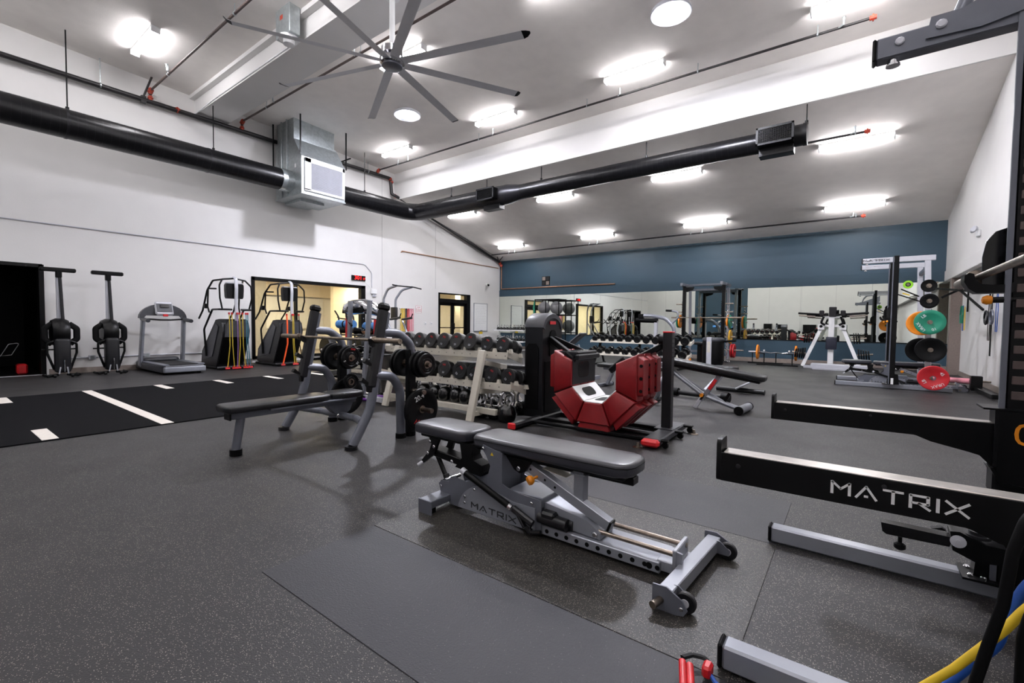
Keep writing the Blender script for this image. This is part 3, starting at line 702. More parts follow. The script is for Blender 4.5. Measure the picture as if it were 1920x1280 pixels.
wo('seat_strut', MB().bar((-2.29, 2.2, .30), (-2.20, 2.2, .16), .022, .03, (0, 1, 0), .004).bar((-2.20, 2.2, .17), (-2.17, 2.2, .12), .022, .045, (0, 1, 0), .004), M_BLK, hb)
wo('pivot_pin', MB().cyl((-2.16, 2.12, .145), (-2.16, 2.30, .145), .012, n=10), M_CHR, hb)
b = MB()
for x, z in ((-2.31, .385), (-2.27, .355), (-2.33, .30), (-2.10, .285)): bolt(b, (x, 2.158, z), (0, -1, 0), .012, .008)
o = wo('pivot_bolts', b, M_CHR, hb); o['kind'] = 'stuff'
wo('seat_pin_handle', MB().cyl((-2.38, 2.18, .235), (-2.42, 2.15, .20), .014, n=10), M_LGR, hb)
# long release lever
lv = wo('release_lever', MB().tube([(-1.90, 2.068, .275), (-1.55, 2.072, .145)], .019, 12), M_BLKM, hb, 'black foam-covered lever')
wo('lever_cap', MB().cyl((-1.925, 2.068, .285), (-1.896, 2.068, .273), .021, n=14), M_LGR, hb, sub=lv)
wo('lever_collar', MB().cyl((-1.56, 2.072, .149), (-1.54, 2.073, .141), .021, n=14), M_CHR, hb, sub=lv)
wo('lever_linkage', MB().tube([(-1.53, 2.075, .14), (-1.40, 2.08, .085)], .021, 10).bar((-1.50, 2.07, .13), (-1.445, 2.07, .055), .03, .016, bev=.004).bar((-1.445, 2.07, .06), (-1.415, 2.085, .03), .03, .018, bev=.003).tube([(-1.43, 2.08, .028), (-1.35, 2.085, .05)], .011, 8), M_DGR, hb)
# sliding column and track
bm = wo('track_beam', MB().bb(-1.40, -.70, 2.12, 2.33, .022, .075, .004).bb(-.72, -.60, 2.14, 2.31, .03, .08, .003), M_SIL, hb)
b = MB()
for k in range(11): b.lathe([(.012, 0), (.012, .0015), (.001, .0015)], (-1.33+.062*k, 2.12, .048), (0, -1, 0), 12)
b.lathe([(.016, 0), (.016, .0015), (.001, .0015)], (-.75, 2.12, .048), (0, -1, 0), 12)
o = wo('index_holes', b, M_BLKM, hb, sub=bm); o['kind'] = 'stuff'
for y, z in ((2.165, .115), (2.285, .12)): wo('guide_rod', MB().cyl((-1.38, y, z), (-.62, y, z), .0125, n=14), M_STEEL, hb)
wo('end_plate', MB().prism([(-.64, .03), (-.60, .03), (-.60, .14), (-.625, .145), (-.64, .13)], (0, 2.14, 0), (1, 0, 0), (0, 0, 1), .012).bb(-.645, -.625, 2.13, 2.32, .06, .15, .004), M_SIL, hb)
wo('carriage', MB().bb(-1.40, -1.18, 2.14, 2.31, .10, .14, .008).bb(-1.24, -1.15, 2.16, 2.30, .08, .15, .01), M_DGR, hb)
wo('carriage_motor', MB().tube([(-1.38, 2.12, .12), (-1.20, 2.12, .115)], .034, 14).bb(-1.36, -1.27, 2.09, 2.15, .10, .165, .012).tube([(-1.22, 2.15, .112), (-1.18, 2.15, .112)], .027, 12), M_DGR, hb)
pt = [(-1.60, .225), (-1.10, .165), (-1.02, .115), (-1.02, .08), (-1.36, .09), (-1.58, .16)]
wo('slide_arm', MB().prism(pt, (0, 2.225, 0), (1, 0, 0), (0, 0, 1), .16), M_SIL, hb)
bolt_b = MB(); bolt(bolt_b, (-1.05, 2.145, .10), (0, -1, 0), .016, .008); wo('pivot_bolt', bolt_b, M_CHR, hb)
wo('instruction_sticker', MB().prism([(-1.42, 2.19), (-1.26, 2.19), (-1.26, 2.27), (-1.42, 2.27)], (0, 0, .199), (1, 0, -.12), (0, 1, 0), .002).xf(Matrix.Translation((0, 0, -.001))), M_CREAM, hb, 'pale instruction sticker')
# inclined support
sp = wo('support_strut', MB().bar((-1.54, 2.19, .385), (-.985, 2.19, .155), .055, .055, bev=.003), M_SIL, hb)
wo('strut_end_cap', MB().bar((-.988, 2.19, .156), (-.975, 2.19, .151), .058, .058, bev=.004), M_BLK, hb, sub=sp)
b = MB()
for t in (.12, .3, .42): b.box((-1.54+.555*t, 2.161, .385-.23*t), (.012, .002, .012), (0, 22, 0))
wo('slot', b, M_BLKM, hb, sub=sp)
wo('upper_post', MB().bb(-1.195, -1.135, 2.17, 2.23, .24, .41, .003).bb(-1.21, -1.12, 2.16, 2.24, .385, .395, .002), M_SIL, hb)
wo('strut_hinge', MB().prism([(-1.64, .41), (-1.46, .41), (-1.50, .34), (-1.54, .325), (-1.58, .34)], (0, 2.155, 0), (1, 0, 0), (0, 0, 1), .02), M_BLK, hb)
b = MB(); bolt(b, (-1.545, 2.143, .352), (0, -1, 0), .014, .008); wo('hinge_bolt', b, M_CHR, hb)
kn = wo('adjust_knob', MB().lathe([(.008, -.04), (.008, 0), (.022, .004), (.028, .018), (.024, .034), (.001, .038)], (-1.44, 2.14, .315), (-.5, -1, -.35), 16), M_ORANGE, hb, 'orange pull knob')
# front crossbar with wheels
wo('front_crossbar', MB().bar((-.555, 2.545, .06), (-.60, 1.895, .06), .065, .065, bev=.004), M_SIL, hb)
for s_, (x, y) in ((0, (-.60, 1.90)), (1, (-.555, 2.545))):
    wo('end_bracket', MB().prism([(x-.05, .0), (x-.05, .105), (x+.01, .108), (x+.075, .07), (x+.095, .035), (x+.08, .01), (x+.03, -.0)], (0, y-.012 if s_ == 0 else y+.012, 0), (1, 0, 0), (0, 0, 1), .008), M_SILD, hb)
    yy = y+.03 if s_ == 0 else y-.035
    wl = wo('wheel', MB().lathe([(.02, -.012), (.040, -.014), (.0445, -.008), (.0445, .008), (.040, .014), (.02, .012)], (x+.075, yy, .046), (0, 1, 0), 24), M_DGR, hb)
    wo('wheel_hub', MB().lathe([(.001, -.016), (.018, -.016), (.018, .016), (.001, .016)], (x+.075, yy, .046), (0, 1, 0), 16), M_LGR, hb, sub=wl)
    wo('wheel_bracket', MB().prism([(x, .09), (x+.04, .095), (x+.09, .055), (x+.085, .03), (x+.02, .03)], (0, yy+(.02 if s_ == 0 else -.02), 0), (1, 0, 0), (0, 0, 1), .006), M_SILD, hb)
wo('axle_peg', MB().cyl((-.615, 1.89, .045), (-.63, 1.83, .043), .016, n=14), M_STEEL, hb)
b = MB(); bolt(b, (-.53, 1.888, .035), (0, -1, 0), .010, .006); wo('bracket_bolt', b, M_CHR, hb)

# ---- olympic bench press
ob = thing('bench_press', 'grey olympic flat bench with twin uprights on the left of the photo', 'bench', (-4.38, 2.6, 0))
wo('bench_pad', MB().pad([(x-4.38, y) for x, y in ((-.14, 1.66), (-.11, 1.64), (.11, 1.64), (.14, 1.66), (.15, 1.70), (.15, 2.50), (.13, 2.58), (.10, 2.62), (-.10, 2.62), (-.13, 2.58), (-.15, 2.50), (-.15, 1.70))], .395, .46, .022, n=4), M_VINYL, ob)
wo('head_pad', MB().pad([(x-4.38, y) for x, y in ((-.10, 2.64), (.10, 2.64), (.14, 2.70), (.15, 2.80), (.15, 2.96), (.12, 3.0), (-.12, 3.0), (-.15, 2.96), (-.15, 2.80), (-.14, 2.70))], .395, .46, .022, n=4), M_VINYL, ob)
wo('bench_rail', MB().bb(-4.43, -4.33, 1.70, 2.95, .33, .385, .004).bb(-4.52, -4.24, 2.0, 2.9, .38, .398, .003), M_SILD, ob)
wo('rail_cap', MB().bb(-4.44, -4.32, 1.685, 1.70, .325, .39, .003), M_BLK, ob)
wo('front_leg', MB().tube([(-4.38, 1.80, .33), (-4.38, 1.755, .05)], .045, 14, rx=.035), M_SILD, ob)
wo('front_foot', MB().tube([(-4.38, 1.755, 0), (-4.38, 1.755, .055)], .056, 16, rx=.05), M_BLKM, ob)
wo('gusset', MB().prism([(2.60, .345), (2.92, .345), (2.88, .25), (2.78, .19), (2.70, .24)], (-4.38, 0, 0), (0, 1, 0), (0, 0, 1), .09), M_SILD, ob)
wo('cross_tube', MB().tube([(-5.01, 2.62, .24), (-4.7, 2.77, .21), (-4.06, 2.77, .21), (-3.75, 2.62, .24)], .036, 12, .1), M_SILD, ob)
b = MB(); bolt(b, (-4.33, 2.74, .21), (1, -.3, 0), .02, .01); wo('pivot_bolt', b, M_CHR, ob)
for s_ in (-1, 1):
    X = -4.38+.63*s_
    up = wo('upright', MB().tube([(X, 2.515, .03), (X, 2.70, .33), (X, 2.745, .50), (X, 2.90, 1.30)], .05, 14, .25, rx=.036), M_SILD, ob)
    wo('upright_foot', MB().tube([(X, 2.50, 0), (X, 2.50, .035)], .065, 18, rx=.055), M_DGR, ob)
    wo('upright_cover', MB().bar((X, 2.715, .56), (X, 2.875, 1.33), .085, .10, (0, -1, 0), .02), M_DGR, ob)
    wo('top_cap', MB().bar((X, 2.87, 1.31), (X, 2.885, 1.39), .095, .115, (0, -1, 0), .025), M_BLK, ob)
    for z0 in (1.0, .80, .62):
        y0 = 2.715+(z0-.56)*.208
        wo('bar_hook', MB().prism([(y0-.04, z0-.10), (y0-.04, z0-.03), (y0-.10, z0+.0), (y0-.13, z0+.02), (y0-.11, z0+.05), (y0-.05, z0+.0), (y0, z0+.03), (y0+.02, z0-.10)] if z0 < 1 else [(y0-.04, z0-.14), (y0-.05, z0-.05), (y0-.09, z0-.02), (y0-.10, z0+.04), (y0-.07, z0+.02), (y0-.02, z0-.02), (y0, z0-.14)], (X, 0, 0), (0, 1, 0), (0, 0, 1), .05), M_BLK, ob)
    wo('lower_brace', MB().tube([(X, 2.76, .68), (X, 2.98, .655), (X, 3.08, .50), (X, 3.09, .04)], .045, 14, .16), M_SILD, ob)
    wo('brace_foot', MB().tube([(X, 3.09, 0), (X, 3.09, .05)], .055, 16), M_BLKM, ob)
    wo('upper_brace', MB().tube([(X, 2.86, 1.10), (X, 3.05, 1.09), (X, 3.21, .98), (X, 3.23, .86)], .045, 14, .16), M_SILD, ob)
    wo('storage_post', MB().bb(X-.035, X+.035, 3.17, 3.27, .04, .92, .01), M_BLKM, ob)
    wo('post_foot', MB().tube([(X, 3.22, 0), (X, 3.22, .05)], .055, 16), M_BLKM, ob)
    for z, l0, l1 in ((.77, -.24, .30), (.48, -.16, .22), (.30, -.1, .33)):
        wo('storage_horn', MB().cyl((X+l0*s_, 3.22, z), (X+l1*s_, 3.22, z), .024, n=14), M_STEEL, ob)
wo('warning_sticker', MB().box((-4.985, 2.60, .22), (.004, .02, .12), (32, 0, 0)), M_LGR, ob)
# barbell on the uprights
def barbell(label, loc, axis, L=2.18, m=M_BARS, group=None, sl=.40):
    t = thing('barbell', label, 'barbell', loc, 0, group)
    if axis == 'y': t.rotation_euler = (0, 0, PI/2)
    obj('shaft', MB().cyl((-L/2+sl, 0, 0), (L/2-sl, 0, 0), .0145, n=14), m, t)
    for s_ in (-1, 1):
        obj('sleeve', MB().lathe([(.02, L/2-sl), (.037, L/2-sl+.004), (.037, L/2-sl+.03), (.026, L/2-sl+.034), (.025, L/2), (.012, L/2), (.012, L/2-.004), (.001, L/2-.004)], (0, 0, 0), (s_, 0, 0), 18), m, t)
    return t
barbell('empty weathered barbell resting across the flat bench uprights', (-4.45, 2.76, 1.025), 'x')
# plates
def plate(label, loc, ax, r, th, m=M_BLKM, style='rubber', group=None, words=(), wm=M_TEXT, spin=0, hub=M_STEEL):
    t = thing('weight_plate', label, 'weight plate', loc, 0, group)
    q = V(ax).to_track_quat('Z', 'Y'); t.rotation_mode = 'XYZ'; t.rotation_euler = (q.to_matrix() @ Matrix.Rotation(R(spin), 3, 'Z')).to_euler()
    h = th/2
    if style == 'grip':
        prof = [(.025, -h*.8), (.06, -h*.8), (.065, -h*.5), (r*.72, -h*.5), (r*.78, -h), (r*.97, -h), (r, -h*.7), (r, h*.7), (r*.97, h), (r*.78, h), (r*.72, h*.5), (.065, h*.5), (.06, h*.8), (.025, h*.8)]
    else:
        prof = [(.025, -h*.7), (.05, -h*.7), (.055, -h*.8), (r*.66, -h*.8), (r*.7, -h), (r*.96, -h), (r, -h*.75), (r, h*.75), (r*.96, h), (r*.7, h), (r*.66, h*.8), (.055, h*.8), (.05, h*.7), (.025, h*.7)]
    obj('disc', MB().rings([[V(max(q_[0], 1e-4)*math.cos(2*PI*k/40), max(q_[0], 1e-4)*math.sin(2*PI*k/40), q_[1]) for k in range(40)] for q_ in prof], close=True), m, t)
    obj('hub', MB().rings([[V(rr_*math.cos(2*PI*k/20), rr_*math.sin(2*PI*k/20), z) for k in range(20)] for rr_, z in ((.026, -h*.9), (.04, -h*.9), (.04, h*.9), (.026, h*.9))], close=True), hub, t)
    if style == 'grip':
        b = MB()
        for k in range(3):
            a = 2*PI*k/3+.4
            for d in (-.33, -.2, 0, .2, .33): b.box((r*.55*math.cos(a+d), r*.55*math.sin(a+d), 0), (r*.14, r*.17, th*.9), (0, 0, math.degrees(a+d)), .006)
        o = obj('grip_web', b, M_BLK, t); o['kind'] = 'stuff'
    for wd, rad, ang, size in words:
        a = R(ang)
        for sg in (1,):
            u = (math.cos(a), math.sin(a), 0); xa = (math.sin(a)*-1, math.cos(a), 0)
            xa = (-xa[0], -xa[1], 0)
            text('lettering', wd, size, wm if wd != 'MW' else M_TEXTR, t, (rad*u[0], rad*u[1], h*1.0+.0012), xa, u)
    return t
XR_, XL_ = -3.75, -5.01
plate('small black grip plate outermost on the right storage horn', (XR_+.245, 3.22, .77), (1, 0, 0), .115, .03, M_BLK, 'grip', 'plates stored on the flat bench')
plate('black plate second on the right storage horn', (XR_+.20, 3.22, .77), (1, 0, 0), .135, .035, M_BLKM, 'rubber', 'plates stored on the flat bench')
plate('black plate third on the right storage horn against the post', (XR_+.14, 3.22, .77), (1, 0, 0), .14, .035, M_BLKM, 'rubber', 'plates stored on the flat bench')
plate('black plate inside the right storage post', (XR_-.16, 3.22, .77), (1, 0, 0), .145, .035, M_BLK, 'grip', 'plates stored on the flat bench')
plate('black plate inside the right post, next to the inner face', (XR_-.10, 3.22, .77), (1, 0, 0), .145, .035, M_BLKM, 'rubber', 'plates stored on the flat bench')
plate('large black plate with white and red print low on the right of the flat bench', (XR_+.17, 3.22, .30), (1, 0, 0), .218, .045, M_BLKM, 'rubber', 'plates stored on the flat bench', (('20.4', .135, 110, .075), ('MW', .135, 250, .075)), M_TEXT, 0)
plate('small black plate with white print facing out on the left storage post', (XL_+.19, 3.22, .77), (1, 0, 0), .13, .03, M_BLK, 'grip', 'plates stored on the flat bench', (('5', .1, 200, .04), ('10', .1, 320, .04), ('MW', .1, 80, .035)))
plate('black plate behind the printed one on the left storage post', (XL_+.13, 3.22, .77), (1, 0, 0), .14, .035, M_BLKM, 'rubber', 'plates stored on the flat bench')
plate('black plate on the outer side of the left storage post', (XL_-.13, 3.22, .77), (1, 0, 0), .16, .035, M_BLKM, 'rubber', 'plates stored on the flat bench')
plate('outermost black plate of the left storage post', (XL_-.19, 3.22, .77), (1, 0, 0), .17, .035, M_BLKM, 'rubber', 'plates stored on the flat bench')
plate('small black plate low on the left storage post', (XL_+.18, 3.22, .48), (1, 0, 0), .10, .03, M_BLK, 'grip', 'plates stored on the flat bench')
plate('large black plate low inside the left storage post', (XL_+.10, 3.22, .30), (1, 0, 0), .22, .04, M_BLKM, 'rubber', 'plates stored on the flat bench')

# ---- red faceted hip machine
rm = thing('glute_machine', 'black-shrouded machine with a red faceted half-ring of pads on its floor frame', 'exercise machine', (-2.4, 4.9, 0))
W = lambda ys: [(y, 0) for y in ys]
TY, TH = 4.875, .225
tw = [(TY-TH, .05), (TY-TH, 1.16)]+[(TY+TH*math.cos(R(a)), 1.16+.17*math.sin(R(a))) for a in range(170, 5, -12)]+[(TY+TH, 1.16), (TY+TH, .05)]
wo('tower_shroud', MB().prism(tw, (-3.145, 0, 0), (0, 1, 0), (0, 0, 1), .26), M_DGR, rm)
wo('shroud_crown', MB().rings([[(x, TY+rad*math.cos(R(a)), 1.15+rad*.76*math.sin(R(a))+.008) for a in range(180, -1, -10)] + [(x, TY+.19*math.cos(R(a)), 1.13+.19*.76*math.sin(R(a))) for a in range(0, 181, 10)] for x, rad in ((-3.285, .222), (-3.265, .237), (-3.025, .237), (-3.003, .222))]), M_MGR, rm)
wo('shroud_inset', MB().prism([(-3.25, .15), (-3.25, .90), (-3.21, .96), (-3.11, .96), (-3.07, .90), (-3.07, .15)], (0, 4.648, 0), (1, 0, 0), (0, 0, 1), .02), M_BLKM, rm)
wo('shroud_inset', MB().prism([(4.70, .12), (4.70, .74), (5.05, .74), (5.05, .12)], (-3.012, 0, 0), (0, 1, 0), (0, 0, 1), .016), M_BLKM, rm)
wo('slot_opening', MB().prism([(TY+.075*math.cos(R(a)), 1.04+.09*math.sin(R(a))) for a in range(0, 181, 15)]+[(TY-.075, .8), (TY+.075, .8)], (-3.010, 0, 0), (0, 1, 0), (0, 0, 1), .016), M_BLKM, rm)
wo('vent_scoop', MB().box((-3.15, 4.70, 1.255), (.06, .012, .02), (25, 0, 0), .004), M_BLKM, rm)
wo('brand_plate', MB().bb(-3.01, -2.999, 4.80, 4.93, 1.195, 1.235, .003), M_TEXTR, rm, 'small red plate on the shroud')
arm = wo('left_arm', MB().bar((-3.05, 4.84, 1.03), (-2.56, 4.62, .82), .05, .07, bev=.006).bar((-3.05, 4.91, 1.03), (-2.56, 5.04, .82), .05, .07, bev=.006), M_BLK, rm)
wo('arm_clevis', MB().bar((-2.66, 4.55, .86), (-2.52, 4.55, .76), .03, .10, bev=.015).bar((-2.66, 5.04, .86), (-2.52, 5.04, .76), .03, .10, bev=.015), M_BLK, rm)
wo('top_bracket', MB().bb(-2.74, -2.48, 4.56, 5.04, .84, .89, .01).bb(-2.50, -2.45, 4.52, 5.06, .80, .86, .012), M_DGR, rm)
wo('counter_decal', MB().bb(-2.72, -2.52, 4.60, 5.0, .89, .893), M_BLKG, rm)
C0 = (-2.26, .61)
def octo(ri, ro, k0, y0, y1, m, shrink=1.0, name='red_pad', lab=None, cut=0):
    a0, a1 = R(-90+45*k0-22.5), R(-90+45*k0+22.5)
    f = 1/math.cos(R(22.5)); s_ = .5-.485*shrink
    P = lambda r, a: (C0[0]+r*f*math.cos(a), C0[1]+r*f*math.sin(a))
    q = [P(ri, a0), P(ro, a0), P(ro, a1), P(ri, a1)]
    q = [(q[0][0]*(1-s_)+q[3][0]*s_, q[0][1]*(1-s_)+q[3][1]*s_), (q[1][0]*(1-s_)+q[2][0]*s_, q[1][1]*(1-s_)+q[2][1]*s_), (q[2][0]*(1-s_)+q[1][0]*s_, q[2][1]*(1-s_)+q[1][1]*s_), (q[3][0]*(1-s_)+q[0][0]*s_, q[3][1]*(1-s_)+q[0][1]*s_)]
    if cut == 1: q[2] = (q[2][0]-.06, q[2][1]+.06) if k0 > 0 else q[2]
    return q
def soft_prism(q, y0, y1, e):
    cx = sum(p[0] for p in q)/len(q); cz = sum(p[1] for p in q)/len(q)
    sc = lambda f: [(cx+(x-cx)*f, cz+(z-cz)*f) for x, z in q]
    mx = max(math.hypot(x-cx, z-cz) for x, z in q)
    rs = [(y0, 1-e/mx*1.4), (y0+e*.4, 1-e/mx*.4), (y0+e, 1), (y1-e, 1), (y1-e*.4, 1-e/mx*.4), (y1, 1-e/mx*1.4)]
    return MB().rings([[(x, y, z) for x, z in sc(f)] for y, f in rs])
for k0 in (-2, -1, 0, 1, 2):
    q = octo(.265, .50, k0, 0, 0, M_RED)
    if abs(k0) == 2: # end pads rise past the corner and slope up outward
        s_ = 1 if k0 > 0 else -1
        q = [(C0[0]+s_*.26, .505), (C0[0]+s_*.50, .41), (C0[0]+s_*.50, .90), (C0[0]+s_*.26, .79)]
        if s_ < 0: q.reverse()
    for j, (y0, y1) in enumerate(((4.50, 4.70), (4.71, 4.89), (4.90, 5.08))):
        pd = wo('red_pad', soft_prism(q, y0, y1, .018), M_RED, rm)
        if j < 3:   # moulded outer rib
            if abs(k0) == 2:
                s_ = 1 if k0 > 0 else -1
                qq = [(C0[0]+s_*.49, .46), (C0[0]+s_*.56, .47), (C0[0]+s_*.56, .84), (C0[0]+s_*.49, .88)]
            else: qq = octo(.49, .57, k0, 0, 0, M_RED, .86)
            if (k0 == -2): qq.reverse()
            rb = wo('pad_rib', soft_prism(qq, y0+.02, y1-.03, .018), M_RED, rm, sub=pd)
            if k0 == 2:
                b = MB()
                for zz in (.52, .65, .78): b.lathe([(.018, 0), (.018, .004), (.001, .004)], (C0[0]+.535, y0+.018, zz), (0, -1, 0), 12)
                o = wo('rib_holes', b, M_BLKM, rm, sub=pd); o['kind'] = 'stuff'
# steel liner faces inside the ring
f = 1/math.cos(R(22.5))
for k0, mm in ((-2, M_DGR), (-1, M_WHT), (0, M_WHT), (1, M_WHT)):
    a = R(-90+45*k0)
    n_ = V(math.cos(a), 0, math.sin(a)); u = V(-math.sin(a), 0, math.cos(a)); c = V(C0[0], 4.79, C0[1])+n_*.262
    h2 = .262*math.tan(R(22.5))
    if k0 == -2: c += V(0, 0, .07); h2 += .06
    lp = wo('liner_plate', MB().bar(c-V(0, .28, 0), c+V(0, .28, 0), 2*h2-.01, .012, n_, .003), mm, rm)
    for yy in (-.02,):
        wo('liner_opening', MB().prism([(x, y) for x, y in rr(.26, h2*1.1, .05, 4)], c-n_*.0075+V(0, yy, 0), (0, 1, 0), u, .002), M_BLKM if mm is M_WHT else M_BLKG, rm, sub=lp)
wo('right_arm', MB().bar((-1.60, 5.0, 1.02), (-2.08, 4.70, .72), .04, .055, bev=.006).bar((-1.60, 5.0, 1.02), (-2.08, 5.2, .72), .04, .055, bev=.006).bar((-1.95, 4.62, .84), (-2.12, 4.62, .69), .03, .07, bev=.02), M_BLK, rm)
wo('arm_joint', MB().cyl((-1.70, 5.0, 1.03), (-1.57, 5.0, 1.03), .07, n=18), M_BLKM, rm)
pst = wo('post', MB().bb(-1.64, -1.54, 4.90, 4.99, .06, 1.12, .004), M_DGR, rm)
wo('post_cap', MB().bb(-1.642, -1.538, 4.898, 4.992, 1.12, 1.135, .004), M_REDG, rm, 'red post cap', sub=pst)
b = MB()
for i in range(2):
    for j in range(5): b.lathe([(.008, 0), (.008, .002), (.001, .002)], (-1.54, 4.92+.045*i, 1.06-.05*j), (1, 0, 0), 8)
o = wo('post_holes', b, M_BLKM, rm, sub=pst); o['kind'] = 'stuff'
wo('post_plate', MB().bb(-1.69, -1.49, 4.82, 5.08, .09, .10, .003), M_MGR, rm)
wo('foot_beam', MB().bar((-1.55, 4.37, .055), (-1.58, 5.33, .055), .17, .07, bev=.012), M_MGR, rm)
wo('foot_cap', MB().bar((-1.546, 4.29, .055), (-1.55, 4.37, .055), .176, .074, bev=.022), M_REDG, rm, 'red end cap')
wo('rear_beam', MB().bar((-3.05, 4.10, .045), (-3.05, 5.4, .045), .10, .07, bev=.02), M_DGR, rm)
wo('rear_cap', MB().bar((-3.05, 4.07, .045), (-3.05, 4.10, .045), .102, .072, bev=.01), M_REDG, rm, 'red end cap')
for y in (4.72, 5.12): wo('floor_rail', MB().bar((-3.05, y, .035), (-1.6, y, .035), .09, .045, bev=.005), M_BLK, rm)
wo('long_rail', MB().bar((-3.05, 4.48, .04), (-1.6, 4.60, .03), .08, .03, bev=.005), M_BLKM, rm)
for y in (4.42, 4.9, 5.25):
    cs = wo('caster', MB().lathe([(.001, -.015), (.03, -.015), (.034, 0), (.03, .015), (.001, .015)], (-1.43, y, .034), (0, 1, .0), 16), M_BLK, rm)
    wo('caster_fork', MB().bb(-1.52, -1.40, y-.03, y+.03, .062, .085, .006), M_BLKM, rm, sub=cs)
wo('levelling_foot', MB().lathe([(.05, 0), (.05, .006), (.02, .012), (.015, .05)], (-1.38, 5.22, 0), n=16), M_STEEL, rm)
wo('levelling_foot', MB().lathe([(.05, 0), (.05, .006), (.02, .012), (.015, .05)], (-1.66, 4.30, 0), n=16), M_STEEL, rm)

# ---- near power rack (right edge)
def power_rack(label, arms=True, hooks=True, move=(0, 0, 0), near=True):
    pr_ = thing('power_rack', label, 'rack', (.56, 2.25, 0.003))
    for Y in (1.62, 2.86):
        s_ = -1 if Y < 2 else 1
        wo('floor_foot', MB().bar((-.33, Y+(.03 if Y > 2 else .09), .052), (1.45, Y+(.03 if Y > 2 else .09), .052), .075, .085, bev=.008), M_SIL, pr_)
        wo('foot_cap', MB().bar((-.345, Y+(.03 if Y > 2 else .09), .052), (-.33, Y+(.03 if Y > 2 else .09), .052), .079, .089, bev=.008), M_BLKM, pr_)
        up = wo('upright', MB().bb(.53, .61, Y-.04, Y+.04, .09, 2.60, .006), M_BLK, pr_)
        b = MB()
        for k in range(30):
            z = .95+.052*k
            b.prism([(.0, 0), (.0, .012), (.016, .036), (.03, .036), (.03, 0)], (.524, Y, z), (1, 0, 0), (0, 0, 1), .05)
        for k in range(22): b.prism([(0, 0), (.004, .04), (.03, .045), (.03, .0)], (.526, Y-.03, .62+.07*k), (1, 0, 0), (0, 0, 1), .01)
        o = wo('rack_teeth', b, M_BLKM, pr_, sub=up); o['kind'] = 'stuff'
        b = MB()
        for k in range(26 if near else 0): b.bb(.545, .60, Y-.047, Y-.038, .90+.065*k, .935+.065*k, .002)
        if near: wo('numbered_blocks', b, M_PIPEB, pr_, sub=up)['kind'] = 'stuff'
        wo('face_strip', MB().bb(.510, .53, Y-.044, Y-.03, .09, 2.58, .002), M_SILD, pr_, sub=up)
        arm = [(-.33, .70), (-.33, .79), (1.0, .79), (1.0, .45), (.62, .50), (.50, .60), (.46, .645), (.42, .655), (.30, .68), (.25, .70), (.24, .702)]
        if arms:
            sa = wo('safety_arm', MB().prism(arm, (0, Y-.035, 0), (1, 0, 0), (0, 0, 1), .008).prism(arm, (0, Y+.035, 0), (1, 0, 0), (0, 0, 1), .008).bb(-.33, .52, Y-.03, Y+.03, .70, .782, .003), M_BLK, pr_)
        if arms:
            wo('worn_top_strip', MB().bb(-.325, .5, Y-.032, Y+.032, .784, .793, .002), M_WORN, pr_, 'scuffed bare metal top', sub=sa)
        if arms:
            wo('end_lip', MB().prism(rr(.085, .135, .015, 3), (-.337, Y, .765), (0, 1, 0), (0, 0, 1), .014), M_BLK, pr_, sub=sa)
        if arms:
            b = MB(); bolt(b, (-.28, Y-.04, .755), (0, -1, 0), .007, .002); bolt(b, (.08, Y-.04, .77), (0, -1, 0), .006, .002); wo('rivet', b, M_DGR, pr_, sub=sa)
        if arms:
            wo('arm_collar', MB().bb(.50, .64, Y-.06, Y+.06, .48, .86, .01).prism([(.46, .853), (.66, .853), (.66, .861), (.46, .861)], (0, Y, 0), (1, 0, 0), (0, 0, 1), .14).prism([(.49, .60), (.52, .535), (.66, .52), (.66, .53), (.53, .545), (.50, .605)], (0, Y, 0), (1, 0, 0), (0, 0, 1), .14), M_BLK, pr_)
        wo('base_gusset', MB().prism([(.46, .10), (.47, .24), (.60, .50), (1.0, .50), (1.0, .095)] if near else [(.49, .10), (.50, .2), (.62, .3), (.66, .3), (.68, .1)], (0, Y, 0), (1, 0, 0), (0, 0, 1), .07), M_BLK, pr_)
        wo('base_plate', MB().prism([(.42, .095), (.42, .105), (.62, .105), (.62, .095)], (0, Y, 0), (1, 0, 0), (0, 0, 1), .16), M_BLK, pr_)
        b = MB()
        for dx, dy in ((.45, -.045), (.45, .045), (.49, -.045), (.49, .045)): bolt(b, (dx, Y+dy, .105), (0, 0, 1), .012, .01)
        o = wo('base_bolts', b, M_CHR, pr_); o['kind'] = 'stuff'
        bmm = wo('top_beam', MB().bar((.045, Y, 2.525), (1.13, Y, 2.525), .075, .10, bev=.006), M_SILD if near else M_LGR, pr_)
        wo('beam_cap', MB().bar((.03, Y, 2.525), (.045, Y, 2.525), .079, .104, bev=.006), M_BLKM, pr_, sub=bmm)
        b = MB()
        bolt(b, (.13, Y-.04, 2.535), (0, -1, 0), .018, .01); bolt(b, (.27, Y-.05, 2.555), (0, -1, 0), .02, .012); wo('beam_bolt', b, M_LGR, pr_, sub=bmm)
        if near: wo('gusset_plate', MB().prism([(.22, 2.51), (.235, 2.60), (.34, 2.60), (1.1, 2.93), (1.1, 2.62), (.40, 2.50)], (0, Y-.045, 0), (1, 0, 0), (0, 0, 1), .01), M_SILD, pr_)
        if near: wo('pull_up_bar', MB().tube([(.33, Y-.02, 2.58), (.40, Y+.0, 2.80), (.55, Y+.0, 3.0), (1.1, Y, 3.06)], .028, 14, .15), M_SILD, pr_)
        b = MB(); b.cyl((.11, Y, 2.475), (.11, Y, 2.45), .022, n=14).cyl((.11, Y, 2.452), (.11, Y, 2.445), .028, n=14); wo('bumper_stud', b, M_CHR, pr_, sub=bmm)
        # hook plate and cup
        ho = [(.455, 1.36), (.452, 1.52), (.462, 1.59), (.49, 1.63), (.53, 1.645), (.60, 1.645), (.60, 1.36)]
